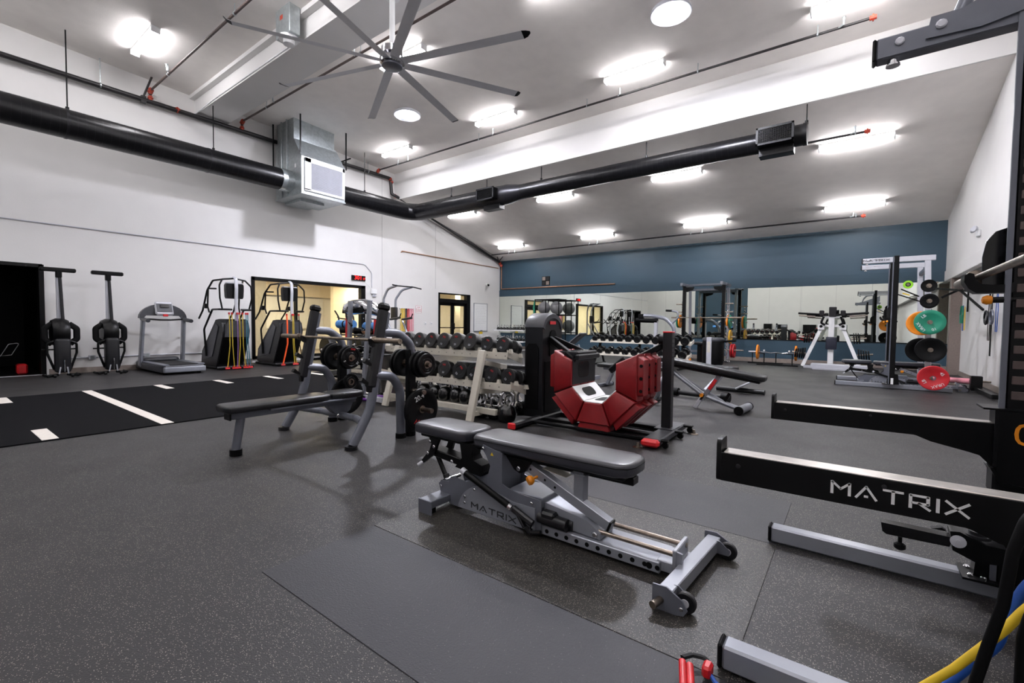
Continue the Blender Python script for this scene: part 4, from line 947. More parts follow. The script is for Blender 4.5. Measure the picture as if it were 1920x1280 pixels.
        if hooks:
            wo('hook_guard', MB().prism(ho, (0, Y+.05, 0), (1, 0, 0), (0, 0, 1), .012), M_BLKG, pr_)
        if hooks:
            wo('bar_cup', MB().prism([(.425, 1.355), (.40, 1.375), (.385, 1.405), (.385, 1.435), (.40, 1.445), (.415, 1.44), (.42, 1.415), (.44, 1.395), (.47, 1.39), (.52, 1.39), (.60, 1.43), (.60, 1.355)], (0, Y, 0), (1, 0, 0), (0, 0, 1), .085), M_BLK, pr_)
        if hooks:
            kp = wo('pull_pin', MB().tube([(.62, Y-.03, 1.325), (.475, Y-.03, 1.325)], .013, 12), M_BLK, pr_)
        if hooks:
            wo('pin_knob', MB().lathe([(.010, 0), (.018, .004), (.021, .018), (.015, .032), (.001, .036)], (.478, Y-.03, 1.325), (-1, 0, 0), 14), M_ORANGE, pr_, 'orange pin knob', sub=kp)
        wo('rear_upright', MB().bar((1.10, Y, .09), (1.02, Y, 2.48), .07, .09, (1, 0, 0), .006), M_LGR, pr_)
    if arms: logo_matrix(M_TEXT, pr_, (.105-.56, 1.62-.0405-2.25, .742), (1, 0, .0), (0, 0, 1), .033, 1.10)
    if arms: text('number', '0', .13, M_ORANGE, pr_, (.585-.56, 2.86-.062-2.25, .75), (1, 0, 0), (0, 0, 1))
    wo('rear_cross_beam', MB().bb(1.0, 1.07, 1.62, 2.86, 2.30, 2.38, .006), M_SILD, pr_)
    pr_.location = pr_.location + V(*move)
    return pr_
MAT_RACK = power_rack('large black and silver power rack cut by the right edge of the photo')
# fold-out lever by the base
lt = thing('landmine_attachment', 'black folding lever attachment low beside the rack foot', 'attachment', (.36, 2.74, .24))
wo('lever', MB().prism([(.13, .300), (.135, .268), (.15, .258), (.36, .262), (.37, .305), (.13, .308)], (0, 2.70, 0), (1, 0, 0), (0, 0, 1), .055), M_BLKG, lt)
wo('pivot_disc', MB().lathe([(.001, 0), (.026, 0), (.026, .004), (.008, .005), (.008, .01), (.001, .01)], (.385, 2.668, .295), (0, -1, 0), 20), M_LGR, lt)
wo('arm', MB().prism([(.36, .33), (.39, .335), (.47, .30), (.53, .30), (.53, .23), (.44, .22), (.37, .25)], (0, 2.715, 0), (1, 0, 0), (0, 0, 1), .08), M_BLK, lt)
wo('hinge_ring', MB().lathe([(.03, .0), (.045, .0), (.045, .012), (.03, .012)], (.45, 2.72, .315), (0, 0, 1), 20).cyl((.45, 2.72, .31), (.45, 2.72, .34), .028, n=16), M_DGR, lt)
wo('stop_knob', MB().cyl((.20, 2.70, .25), (.20, 2.70, .225), .008, n=10).lathe([(.012, 0), (.022, -.008), (.022, -.026), (.012, -.034)], (.20, 2.70, .225), (0, 0, 1), 14), M_BLK, lt)
wo('trigger', MB().prism([(.30, .322), (.335, .335), (.35, .322)], (0, 2.70, 0), (1, 0, 0), (0, 0, 1), .03), M_BLKM, lt)
barbell('steel barbell racked on the near power rack at the right edge', (.44, 2.24, 1.43), 'y', 2.2, M_STEEL)
# hanging resistance tubes at the lower right
def band(label, pts, r, m, cat='resistance band', rx=None):
    o = obj('resistance_band', MB().tube(pts, r, 12, .12, rx=rx), m); return tag(o, label, cat, 'bands hanging on the near rack')
hang = lambda x, y: [(.50, 1.575, .69), (.44, 1.56, .68)]
band('yellow rubber band looping across the lower right corner', [(.52, 1.57, .705), (.42, 1.52, .68), (.33, 1.50, .57), (.30, 1.50, .51), (.27, 1.50, .46), (.22, 1.50, .38), (.16, 1.50, .30), (.10, 1.51, .20), (.07, 1.53, .10), (.10, 1.55, .02)], .0095, M_YEL)
band('blue rubber band just behind the yellow one at the lower right corner', [(.54, 1.58, .705), (.42, 1.56, .69), (.34, 1.54, .62), (.31, 1.54, .52), (.30, 1.54, .45), (.26, 1.54, .39), (.21, 1.54, .30), (.15, 1.56, .16), (.17, 1.57, .02)], .010, M_BLUR)
band('thick black rubber band crossing in front of the yellow one', [(.50, 1.57, .80), (.36, 1.45, .83), (.31, 1.42, .81), (.29, 1.42, .72), (.28, 1.42, .60), (.26, 1.42, .50), (.24, 1.42, .39), (.22, 1.43, .22), (.24, 1.45, .02)], .011, M_BLKM)
band('black rubber band at the extreme lower right edge', [(.52, 1.57, .72), (.38, 1.48, .69), (.33, 1.46, .58), (.32, 1.46, .52), (.32, 1.46, .41), (.33, 1.46, .2), (.34, 1.48, .02)], .011, M_BLKM)
# red-handled tube on the floor at the bottom edge
rh = thing('tube_handle', 'red-handled exercise tube lying on the floor at the bottom edge', 'exercise tube', (-.40, 1.58, 0))
for x in (0, .025): wo('grip', MB().tube([(-.435+x, 1.58-x*.1, .045), (-.40+x, 1.47-x*.1, .045)], .0125, 12), M_REDG, rh)
wo('webbing', MB().tube([(-.44, 1.60, .045), (-.42, 1.64, .04), (-.38, 1.66, .035), (-.355, 1.64, .03)], .006, 6, .02, rx=.012), M_BLKM, rh)
wo('clip', MB().bb(-.375, -.345, 1.585, 1.635, .012, .055, .008), M_REDG, rh)
wo('cord', MB().tube([(-.36, 1.61, .03), (-.33, 1.585, .02), (-.28, 1.56, .012), (-.20, 1.545, .012)], .007, 8, .03), M_BLUR, rh)

# ================================================================== BACKGROUND EQUIPMENT
# ---- far rack by the right wall, with its bench and plates
fr = power_rack('silver and black power rack with coloured plates by the back right corner', arms=False, hooks=True, move=(.06, 9.98, -.003), near=False)
logo_matrix(M_TEXTD, fr, (.26-.56, 1.62-.041-2.25, 2.525), (1, 0, 0), (0, 0, 1), .035, 1.5)
obj('label_strip', MB().bb(-.01, .03, -.715, -.71, .1, .22), M_WHT, fr)
b2 = dup(hb, (.92, 12.3, 0), None, 'grey adjustable bench with black pads inside the far power rack')
PX, PY = 1.10, 11.38
def horn(name, p, q, parent, r=.024, m=M_STEEL): return wo(name, MB().cyl(p, q, r, n=12), m, parent)
for z in (1.98, 1.70, 1.31, .80, .285): horn('plate_horn', (PX+.0+(1.7-z)*.05, 11.62, z), (PX+(1.7-z)*.05, 11.28, z), fr)
horn('plate_horn', (.80, 11.62, 2.02), (.80, 11.40, 2.02), fr)
G = 'plates on the far power rack'
plate('smallest black plate, topmost on the far power rack', (1.085, 11.34, 1.98), (0, -1, 0), .115, .03, M_BLKM, 'rubber', G)
plate('small black plate just above the green one on the far power rack', (1.10, 11.34, 1.70), (0, -1, 0), .135, .03, M_BLKM, 'rubber', G)
WG = (('LB', .15, 120, .055), ('URAX', .15, 200, .055), ('10', .15, -60, .055))
plate('green bumper plate on the far power rack', (1.12, 11.34, 1.31), (0, -1, 0), .225, .05, M_GREEN, 'rubber', G, (('LB', .14, 130, .07), ('URAX', .15, 215, .07), ('10', .14, -65, .07)), M_TEXT)
M_ORR = mat('orange_rubber', 'e8881a', .5, var=.06); M_REDR = mat('red_rubber', 'b0141f', .48, var=.08)
plate('orange bumper plate half hidden behind the green one', (1.02, 11.48, 1.29), (0, -1, 0), .225, .06, M_ORR, 'rubber', G)
plate('black bumper plate below the green one on the far power rack', (1.145, 11.34, .80), (0, -1, 0), .225, .06, M_BLKM, 'rubber', G)
plate('second black bumper plate tucked behind the first on the far power rack', (1.02, 11.48, .79), (0, -1, 0), .225, .06, M_BLKM, 'rubber', G)
plate('red bumper plate lowest on the far power rack', (1.20, 11.34, .285), (0, -1, 0), .225, .06, M_REDR, 'rubber', G, (('45', .14, 35, .07), ('LB', .14, 210, .07), ('URAX', .15, -65, .07)), M_TEXT, 0, M_SILD)
plate('tiny lime green plate beside the top black ones', (.80, 11.43, 2.02), (0, -1, 0), .075, .03, mat('lime_rubber', '8fd32a', .5), 'rubber', G, (), M_TEXT, 0, M_BLK)
t = thing('safety_strap', 'yellow and black strap hooked on the far power rack', 'strap', (.72, 11.66, 1.75))
obj('webbing', MB().bar((0, 0, .2), (.25, -.1, .05), .05, .02).bar((-.05, 0, .1), (.3, 0, -.05), .04, .02), M_BLKM, t); obj('stripe', MB().bar((0.02, -.03, .12), (.12, -.08, .08), .012, .022), M_YEL, t)

# ---- right wall: landmine, foam, bands
lm = thing('bar_holder', 'black floor-standing bar holder along the foot of the right wall', 'bar holder', (1.75, 11.6, 0))
wo('rail', MB().bar((1.93, 10.95, .06), (1.90, 12.3, .06), .07, .07, bev=.006), M_BLK, lm); wo('socket', MB().bb(1.82, 1.98, 12.15, 12.3, .02, .30, .008), M_BLK, lm); wo('end_cap', MB().bb(1.89, 1.97, 10.9, 10.96, .02, .10, .01), M_BLKM, lm)
wo('pin', MB().cyl((1.99, 12.22, .2), (2.10, 12.22, .2), .02, n=10), M_STEEL, lm)
M_PINK = mat('pink_foam', 'd98a96', .7)
tag(obj('foam_roll', MB().cyl((1.42, 13.15, .13), (1.88, 12.48, .17), .055, n=18), M_PINK), 'pink foam sleeve lying between the red plate and the right wall', 'foam roll')
br = thing('band_bracket', 'black wall arms carrying rubber bands near the brown post', 'bracket', (XR2, 15.3, 1.9))
obj('arm', MB().bar((0, 0, .35), (-.5, .0, .05), .03, .05).bar((-.03, 0, .45), (-.03, 0, -.3), .04, .03), M_BLK, br)
wbr = thing('wall_pull_up_bar', 'dark wall-mounted pull-up bracket beside the brown post', 'pull-up bar', (1.85, 14.6, 2.1))
obj('strut', MB().bar((.33, -.6, -.1), (-.25, 1.5, .14), .03, .05).bar((.33, -.9, -.5), (.0, .2, .12), .03, .04), M_BLK, wbr)
obj('bar', MB().tube([(-.35, -.4, .15), (-.25, 1.6, .15), (-.15, 2.3, .3)], .02, 8, .1), M_STEEL, wbr)
def hang_band(lab, x, y, z, L, m, w=.02):
    o = obj('hanging_band', MB().tube([(x, y-w, z-L), (x, y-w*1.3, z-L*.5), (x, y-w*.5, z), (x, y+w*.5, z), (x, y+w*1.3, z-L*.5), (x, y+w, z-L)], .006, 6, .03, rx=.016, close=True), m); return tag(o, lab, 'resistance band', 'bands on the right wall')
hang_band('green rubber band hanging beside the brown post', 2.1, 15.5, 1.75, .42, M_GREEN, .12)
hang_band('yellow rubber band hanging just right of the green one', 2.12, 15.25, 1.72, .55, M_YEL, .05)
hang_band('navy rubber band hanging between the green and yellow ones', 2.12, 15.45, 1.75, .60, M_BLUR, .05)
hang_band('wide black rubber band hanging on the right wall near the rack upright', 2.15, 12.95, 1.92, .95, M_BLKM, .06)
hang_band('long navy band hanging lowest on the right wall', 2.14, 12.7, 1.92, 1.25, M_BLKM, .03)
hang_band('blue rubber band hanging just behind the near rack upright', 2.15, 12.35, 1.95, .8, M_BLUR, .06)
for y, lb in ((12.8, 'dark ring handle hanging on the right wall, left of its pair'), (12.35, 'pale ring handle hanging on the right wall, right of its pair')):
    tag(obj('gym_ring', MB().tube([(2.08, y+.13*math.cos(a*PI/12), 1.42+.13*math.sin(a*PI/12)) for a in range(24)], .018, 8, close=True), M_DGR if y > 12.5 else M_SILD), lb, 'gym ring', 'rings on the right wall')

# ---- dumbbells
def make_db(r, hl, gl, m, ring, words=False):
    t = thing('dumbbell', 'x', 'dumbbell')
    for s_ in (-1, 1):
        y0 = s_*gl/2
        h = obj('head', MB().lathe([(.02, 0), (r*.9, 0.0), (r, .01), (r, hl-.008), (r*.93, hl), (r*.55, hl), (r*.52, hl-.003), (.001, hl-.003)], (0, y0, 0), (0, s_, 0), 24), m, t)
        if words:
            text('lettering', 'MX', r*.34, M_TEXTR, h, (0, y0+s_*(hl+.001), r*.42), (-s_, 0, 0), (0, 0, 1))
            text('lettering', words, r*.36, M_LGR, h, (0, y0+s_*(hl+.001), -r*.5), (-s_, 0, 0), (0, 0, 1))
    obj('handle', MB().tube([(0, -gl/2, 0), (0, -gl/4, 0), (0, 0, 0), (0, gl/4, 0), (0, gl/2, 0)], [.014, .017, .019, .017, .014], 12), ring, t)
    return t
M_URE = mat('urethane', '121213', .34, var=.15)
prA = make_db(.104, .115, .13, M_URE, M_CHR, '50')
prB = make_db(.085, .085, .13, M_BLKG, M_CHR)
def kettle():
    t = thing('kettlebell', 'x', 'kettlebell')
    obj('bell', MB().lathe([(.06, 0), (.085, .01), (.105, .06), (.107, .10), (.09, .16), (.05, .195), (.001, .20)], n=20), M_BLKG, t)
    obj('handle', MB().tube([(-.052, 0, .165), (-.068, 0, .22), (-.066, 0, .30), (-.035, 0, .33), (.035, 0, .33), (.066, 0, .30), (.072, 0, .22), (.052, 0, .165)], .018, 10, .02), M_CHR, t)
    return t
prK = kettle()
USED = {}
def place(pr, loc, rz=0, label='', group=None, scale=1.0, rx=0, ry=0):
    rot = (R(rx), R(ry), R(rz))
    if id(pr) not in USED:
        USED[id(pr)] = 1; t = pr; t.location = loc; t.rotation_euler = rot; t['label'] = label; t['group'] = group
    else: t = dup(pr, loc, None, label, group, rot)
    t.scale = (scale,)*3
    return t
ORD = ['first', 'second', 'third', 'fourth', 'fifth', 'sixth', 'seventh', 'eighth', 'ninth', 'tenth', 'eleventh', 'twelfth']

# ---- cream two-tier rack seen from behind (in front of the red machine tower)
dr = thing('dumbbell_rack', 'cream two-tier dumbbell rack with black dumbbells and kettlebells below', 'rack', (-4.5, 4.5, 0))
def tray(name, x0, x1, y0, z0, dr_, w=.30, tilt=.27, back=.07, m=M_CREAM):
    b = MB(); c, s_ = w, w*tilt
    b.prism([(y0, z0), (y0+c, z0-s_), (y0+c, z0-s_-.02), (y0+.0, z0-.02)], ((x0+x1)/2, 0, 0), (0, 1, 0), (0, 0, 1), x1-x0)
    wo(name, b, m, dr_)
    wo('shelf_lip', MB().bb(x0, x1, y0-.006, y0+.006, z0-back*1.2, z0+.004, .002), m, dr_)
    for x in (x0-.006, x1+.006): wo('end_plate', MB().prism([(y0-.01, z0+.035), (y0+c, z0-s_+.035), (y0+c, z0-s_-.07), (y0-.01, z0-.05)], (x, 0, 0), (0, 1, 0), (0, 0, 1), .012), m, dr_)
tray('upper_shelf', -5.75, -3.40, 4.45, .84, dr); tray('lower_shelf', -5.75, -3.25, 4.33, .47, dr)
for x in (-5.35, -3.72):
    wo('leg', MB().bar((x, 4.12, .0), (x, 4.36, .86), .10, .055, (0, -1, .2), .006), M_CREAM, dr)
    wo('leg', MB().bar((x-.02, 5.30, .0), (x-.02, 4.72, .60), .08, .05, (0, 1, .5), .006), M_CREAM, dr)
    wo('side_brace', MB().bar((x-.01, 4.40, .70), (x-.01, 4.85, .62), .05, .06, bev=.004).bar((x-.01, 4.30, .35), (x-.01, 5.0, .28), .05, .06, bev=.004).bar((x-.01, 4.2, .08), (x-.01, 5.2, .08), .05, .06, bev=.004), M_CREAM, dr)
wo('bottom_rail', MB().bb(-5.6, -3.45, 4.28, 4.34, .08, .15, .004).bb(-5.6, -3.45, 4.55, 4.60, .08, .14, .004), M_CREAM, dr)
b = MB()
for k in range(16): b.lathe([(.006, 0), (.006, .004), (.001, .004)], (-5.6+.145*k, 4.443, .80), (0, -1, 0), 8); b.lathe([(.006, 0), (.006, .004), (.001, .004)], (-5.6+.145*k, 4.323, .43), (0, -1, 0), 8)
o = wo('rivets', b, M_DGR, dr); o['kind'] = 'stuff'
# saddles
for sh, (x0, n_, st, y0, z0) in enumerate(((-5.52, 9, .253, 4.45, .84), (-5.42, 9, .262, 4.33, .47))):
    b = MB()
    for k in range(n_+1):
        x = x0+st*(k-.5)
        b.prism([(-.03, 0), (.03, 0), (.016, .05), (-.016, .05)], (x, y0+.03, z0-.005), (1, 0, 0), (0, 0, 1), .03).prism([(-.03, 0), (.03, 0), (.016, .05), (-.016, .05)], (x, y0+.24, z0-.07), (1, 0, 0), (0, 0, 1), .03)
    o = wo('saddles', b, M_CREAM, dr); o['kind'] = 'stuff'
    for k in range(n_):
        x = x0+st*k; big = 1.0+.015*k if k < 7 else .93
        z = z0+.095*big-.02
        place(prA, (x, y0+.17, z), random.uniform(-3, 3), 'black round dumbbell, %s from the left on the %s tier of the cream rack' % (ORD[k], ('upper', 'lower')[sh]), 'round dumbbells on the cream rack', big, -14, random.choice((0, 40, -60, 120, 20)))
kx = [(-4.62, 4.42), (-4.42, 4.40), (-4.22, 4.42), (-4.03, 4.40), (-4.52, 4.62), (-4.3, 4.63), (-4.1, 4.62), (-4.85, 4.42), (-5.1, 4.42)]
for k, (x, y) in enumerate(kx): place(prK, (x, y, .15), 45+random.uniform(-25, 25), 'chrome-handled kettlebell on the bottom rail, %s along' % ORD[k], 'kettlebells under the cream rack', .95)
kx = [(-3.78, 4.40), (-3.58, 4.44), (-3.53, 4.68), (-3.72, 4.80), (-3.50, 4.92), (-3.90, 4.66), (-3.85, 5.0), (-4.05, 4.95)]
for k, (x, y) in enumerate(kx): place(prK, (x, y, 0.0), 45+random.uniform(-35, 35), 'chrome-handled kettlebell on the floor beside the cream rack, %s of the cluster' % ORD[k], 'kettlebells on the floor', random.uniform(.8, 1.0))
place(prK, (-3.36, 4.40, 0), 45, 'lone larger kettlebell with a tall chrome handle beside the machine tower', 'kettlebells on the floor', 1.1)

# ---- second dumbbell rack before the blue wall
d2 = thing('dumbbell_rack', 'white-shelved dumbbell rack with chrome-edged dumbbells before the blue wall', 'rack', (-4.9, 12.6, 0))
for z, y0 in ((.72, 12.62), (.36, 12.40)):
    wo('shelf', MB().prism([(y0, z-.03), (y0+.28, z+.05), (y0+.28, z+.03), (y0, z-.05)], (-4.95, 0, 0), (0, 1, 0), (0, 0, 1), 2.95), M_CREAM, d2)
    wo('shelf_lip', MB().bb(-6.42, -3.48, y0-.01, y0, z-.06, z-.01, .003), M_CREAM, d2)
    for x in (-6.43, -3.47): wo('end_plate', MB().prism([(y0-.02, z-.07), (y0-.02, z-.0), (y0+.30, z+.10), (y0+.30, z+.0)], (x, 0, 0), (0, 1, 0), (0, 0, 1), .012), M_CREAM, d2)
for x in (-6.2, -4.95, -3.7): wo('leg', MB().bar((x, 12.35, 0), (x, 12.95, .80), .06, .05, (0, -1, .6), .005).bar((x, 12.3, .03), (x, 13.15, .03), .06, .05, bev=.004).bar((x, 13.1, 0), (x, 12.75, .70), .05, .05, (0, 1, 0), .005), M_BLK, d2)
for sh, (z, y0, n_) in enumerate(((.72, 12.62, 11), (.36, 12.40, 11))):
    for k in range(n_):
        place(prB, (-6.30+.268*k, y0+.14, z+.09), 0, 'shiny black dumbbell, %s from left on the %s shelf before the blue wall' % (ORD[k], ('top', 'low')[sh]), 'dumbbells before the blue wall', 1.0+.035*k, 14)
# ---- small corner rack with kettlebells
d3 = thing('kettlebell_rack', 'small white corner shelf unit full of little chrome-handled kettlebells', 'rack', (-12.6, 16.7, 0))
for z in (.90, .40): wo('shelf', MB().bb(-13.45, -11.75, 16.55, 16.95, z-.03, z, .004), M_WHT, d3); wo('shelf_lip', MB().bb(-13.45, -11.75, 16.54, 16.55, z-.04, z+.02, .003), M_WHT, d3)
for x in (-13.4, -12.6, -11.8): wo('leg', MB().bb(x-.03, x+.03, 16.9, 16.96, 0, .96, .004).bb(x-.03, x+.03, 16.5, 16.95, 0, .04, .004), M_WHT, d3)
for sh, z in enumerate((.90, .40)):
    for k in range(9): place(prK, (-13.32+.18*k, 16.72, z), 90 if k % 3 else 10, 'small kettlebell, %s from the corner on the %s white shelf' % (ORD[k], ('top', 'bottom')[sh]), 'kettlebells on the corner shelves', .72)

# ---- upright stored rowers
def rower():
    t = thing('rowing_machine', 'x', 'rowing machine')
    obj('monorail', MB().bb(-.27, -.20, -.035, .035, .72, 2.16, .008), M_LGR, t)
    obj('rail_channel', MB().bar((-.12, .05, .82), (-.2, .02, 2.1), .05, .06, (1, 0, 0), .01), M_DGR, t)
    obj('rear_foot', MB().bar((-.22, -.27, 2.21), (-.22, .27, 2.21), .12, .085, bev=.02), M_BLK, t)
    obj('foot_neck', MB().bb(-.26, -.15, -.04, .05, 2.05, 2.19, .01), M_BLKM, t)
    obj('flywheel_guard', MB().lathe([(.05, -.15), (.25, -.13), (.29, -.06), (.29, .06), (.25, .13), (.05, .15)], (-.22, 0, .92), (0, 1, 0), 24), M_BLK, t)
    obj('front_cover', MB().pad(rr(.22, .24, .05), .10, .80, .05), M_DGR, t)
    obj('chrome_stripe', MB().tube([(.115, .01, .12), (.13, .01, .26), (.12, .01, .36)], .012, 8), M_CHR, t)
    for s_ in (-1, 1):
        obj('footplate', MB().tube([(-.1, s_*.13, .68), (-.1, s_*.24, .78), (-.1, s_*.24, 1.0), (-.1, s_*.12, 1.1)], .055, 8, .06, rx=.03), M_BLKM, t)
        obj('side_frame', MB().tube([(0, s_*.08, .76), (-.02, s_*.22, .70), (-.02, s_*.22, .50), (-.02, s_*.12, .16)], .022, 8, .06), M_BLK, t)
        obj('base_arm', MB().bar((0, s_*.06, .06), (.02, s_*.24, .03), .05, .05, bev=.01).tube([(0, s_*.25, .04), (-.25, s_*.25, .04)], .025, 8), M_BLKM, t)
        obj('wheel', MB().lathe([(.001, -.02), (.035, -.02), (.04, 0), (.035, .02), (.001, .02)], (.08, s_*.13, .041), (0, 1, 0), 14), M_BLK, t)
        obj('support_blade', MB().bar((.1, s_*.07, .08), (.13, s_*.05, .22), .02, .012), M_LGR, t)
    obj('handle_bar', MB().cyl((-.05, -.30, .57), (-.05, .22, .58), .014, n=8), M_BLKM, t)
    obj('top_bracket', MB().bb(-.14, .02, -.05, .07, .78, .90, .012), M_BLKM, t)
    return t
r1 = rower(); r1.location = (-12.98, 1.95, 0); tag(r1, 'black rowing machine stored upright beside the dark opening', 'rowing machine', 'rowers stored upright')
dup(r1, (-12.98, 2.73, 0), None, 'black rowing machine stored upright, nearer the treadmill')
t = thing('stored_handle', 'pale bent handle of equipment glinting inside the dark opening', 'equipment', (-14.4, 1.22, .4)); obj('frame', MB().tube([(0, 0, 0), (0, .12, .25), (0, .28, .27), (0, .16, .02)], .012, 6, .03, close=True), M_CHR, t); obj('red_case', MB().bb(-.1, .15, .22, .38, -.4, -.18, .03), M_REDG, t)

# ---- treadmill
tm = thing('treadmill', 'grey treadmill facing the white wall beside the stair climbers', 'treadmill', (-12.8, 3.75, 0))
dk_ = [(-.95, -.42), (.75, -.42), (.9, -.36), (.9, .36), (.75, .42), (-.95, .42)]
obj('deck_frame', MB().pad([(x, y) for x, y in dk_], .04, .20, .03), M_MGR, tm)
obj('belt', MB().bb(-.85, .82, -.26, .26, .19, .212, .004), M_BLKM, tm)
for s_ in (-1, 1):
    obj('side_rail', MB().bb(-.9, .84, s_*.34-.07, s_*.34+.07, .19, .225, .012), M_SILD, tm)
    obj('upright', MB().bar((-.62, s_*.42, .10), (-.42, s_*.40, 1.22), .07, .14, (-1, 0, 0), .02), M_SIL, tm)
    obj('handrail', MB().tube([(-.45, s_*.41, 1.22), (.02, s_*.42, 1.18)], .045, 10), M_MGR, tm)
    obj('wheel', MB().cyl((.72, s_*.3, .03), (.72, s_*.36, .03), .03, n=12), M_BLKM, tm)
obj('rear_cap', MB().pad(rr(.10, .80, .04), .05, .17, .02, (.90, 0, 0)), M_SIL, tm)
obj('motor_hood', MB().pad(rr(.42, .74, .08), .18, .30, .06, (-.80, 0, 0)), M_MGR, tm)
hoodp = [(.47*math.cos(R(a)), 1.24+.34*math.sin(R(a))) for a in range(0, 181, 12)]+[(-.40, 1.22), (-.34, 1.30), (.34, 1.30), (.40, 1.22)]
obj('console_arch', MB().prism(hoodp, (-.48, 0, 0), (0, 1, 0), (0, 0, 1), .12), M_MGR, tm)
cs = obj('console', MB().box((-.40, 0, 1.47), (.07, .36, .34), (0, -22, 0), .03), M_LGR, tm)
obj('console_face', MB().box((-.362, 0, 1.485), (.012, .30, .22), (0, -22, 0), .004), M_MGR, cs)
obj('screen', MB().box((-.351, 0, 1.535), (.006, .17, .08), (0, -22, 0), .002), M_BLKG, cs)
obj('stop_key', MB().bb(-.32, -.28, -.05, .05, 1.28, 1.33, .008), M_REDG, cs, 'red stop key')
obj('crossbar', MB().tube([(-.42, -.38, 1.22), (-.30, -.1, 1.20), (-.30, .1, 1.20), (-.42, .38, 1.22)], .02, 8, .1), M_BLK, tm)

# ---- stair climbers
def stair():
    t = thing('stair_climber', 'x', 'stair climber')
    pr = [(0, .95), (-.06, 1.15), (-.18, 1.24), (-.40, 1.22), (-1.28, .42), (-1.34, .08), (-.95, .03), (-.42, .03), (-.04, .78)]
    obj('shroud', MB().prism(pr, (0, 0, 0), (1, 0, 0), (0, 0, 1), .62), M_DGR, t)
    obj('front_panel', MB().prism([(-.27, .80), (.27, .80), (.25, 1.10), (.18, 1.19), (-.18, 1.19), (-.25, 1.10)], (.008, 0, 0), (0, 1, 0), (0, 0, 1), .03), M_MGR, t)
    obj('lower_panel', MB().bar((-.02, 0, .76), (-.42, 0, .06), .56, .02, (1, 0, -.5), .004), M_BLKM, t)
    for s_ in (-1, 1):
        obj('side_panel', MB().prism([(-.35, 1.12), (-.22, 1.05), (-.62, .30), (-1.2, .20), (-1.22, .36)], (0, s_*.315, 0), (1, 0, 0), (0, 0, 1), .02), M_MGR, t)
        obj('upper_rail', MB().tube([(-.02, s_*.30, 1.46), (.0, s_*.36, 1.75), (-.02, s_*.36, 2.05), (-.12, s_*.26, 2.20)], .02, 8, .1), M_BLK, t)
        obj('long_rail', MB().tube([(-.12, s_*.20, 2.21), (-.45, s_*.34, 2.18), (-.75, s_*.36, 1.95), (-1.05, s_*.36, 1.45), (-1.3, s_*.36, 1.25)], .022, 8, .12), M_BLK, t)
        obj('rail_post', MB().tube([(-.68, s_*.36, 2.02), (-.74, s_*.36, 1.55), (-.66, s_*.35, 1.40)], .02, 8, .06), M_BLK, t)
        obj('hand_rail', MB().tube([(.02, s_*.1, 1.47), (.0, s_*.36, 1.47), (-.45, s_*.36, 1.47), (-.98, s_*.36, .98), (-.92, s_*.34, .30)], .024, 8, .1), M_BLK, t)
        obj('rail_grip', MB().cyl((-.62, s_*.36, 1.99), (-.38, s_*.30, 1.98), .02, n=8), M_BLKM, t)
        obj('cup_holder', MB().bb(-.92, -.78, s_*.36-.04, s_*.36+.04, 1.50, 1.62, .02), M_BLKM, t)
    obj('cross_hoop', MB().tube([(-.12, -.26, 2.20), (-.12, 0, 2.24), (-.12, .26, 2.20)], .022, 8, .1), M_BLK, t)
    obj('display_back', MB().rings([[(-.05-.13*f+.0, y*w_, z) for y, w_, f in ((-.2, s2, 1), (-.2, s2, 0), (.2, s2, 0), (.2, s2, 1))] for z, s2 in ((1.74, .85), (1.78, .95), (1.95, 1.0), (2.06, 1.0), (2.10, .93))]), M_BLK, t)
    obj('silver_band', MB().bb(-.19, -.045, -.185, .185, 2.10, 2.13, .01), M_LGR, t)
    obj('display_stem', MB().tube([(-.10, 0, 2.27), (-.0, 0, 2.22), (.02, 0, 2.0), (-.0, 0, 1.72), (.01, 0, 1.20)], .02, 8, .08, rx=.042), M_LGR, t)
    obj('base', MB().bb(-1.35, -.05, -.36, .36, .0, .06, .015), M_BLKM, t)
    obj('base_tube', MB().cyl((-.08, -.42, .06), (-.08, .42, .06), .035, n=10), M_DGR, t)
    return t
s1 = stair(); s1.location = (-12.15, 4.92, 0); tag(s1, 'stair climber hung with yellow, purple and teal exercise tubes, beside the treadmill', 'stair climber', 'stair climbers')
dup(s1, (-12.15, 6.30, 0), None, 'stair climber hung with orange and yellow tubes, before the lobby window')
M_ORT = mat('orange_tube', 'f0561c', .5); M_PURP = mat('purple_tube', '7d5a8c', .5); M_TEAL = mat('teal_tube', '2b6a7c', .5)
M_OLV = mat('olive_yellow_tube', 'b39a2c', .5)
def tube_cord(lab, y0, y1, m, x=-12.07, zt=1.36, g='exercise tubes on the stair climbers', r=.011):
    t = thing('exercise_tube', lab, 'exercise tube', (x, (y0+y1)/2, 0), 0, g)
    wo('cord', MB().tube([(x-.03, y0+.02, zt), (x+.03, y0, 1.15), (x+.02, y0+.01, .6), (x-.0, y1, .07)], r, 8, .2), m, t)
    wo('handle', MB().cyl((x, y1-.045, .04), (x+.02, y1+.045, .04), .02, n=10), M_REDG, t)
    wo('strap', MB().bar((x, y1-.05, .05), (x, y1, .11), .02, .006).bar((x, y1+.05, .05), (x, y1, .11), .02, .006), M_REDG, t)
    wo('top_clip', MB().bb(x-.05, x, y0-.0, y0+.03, zt-.01, zt+.04, .006), M_REDG, t)
    return t
S1 = 'of the climber nearer the treadmill'
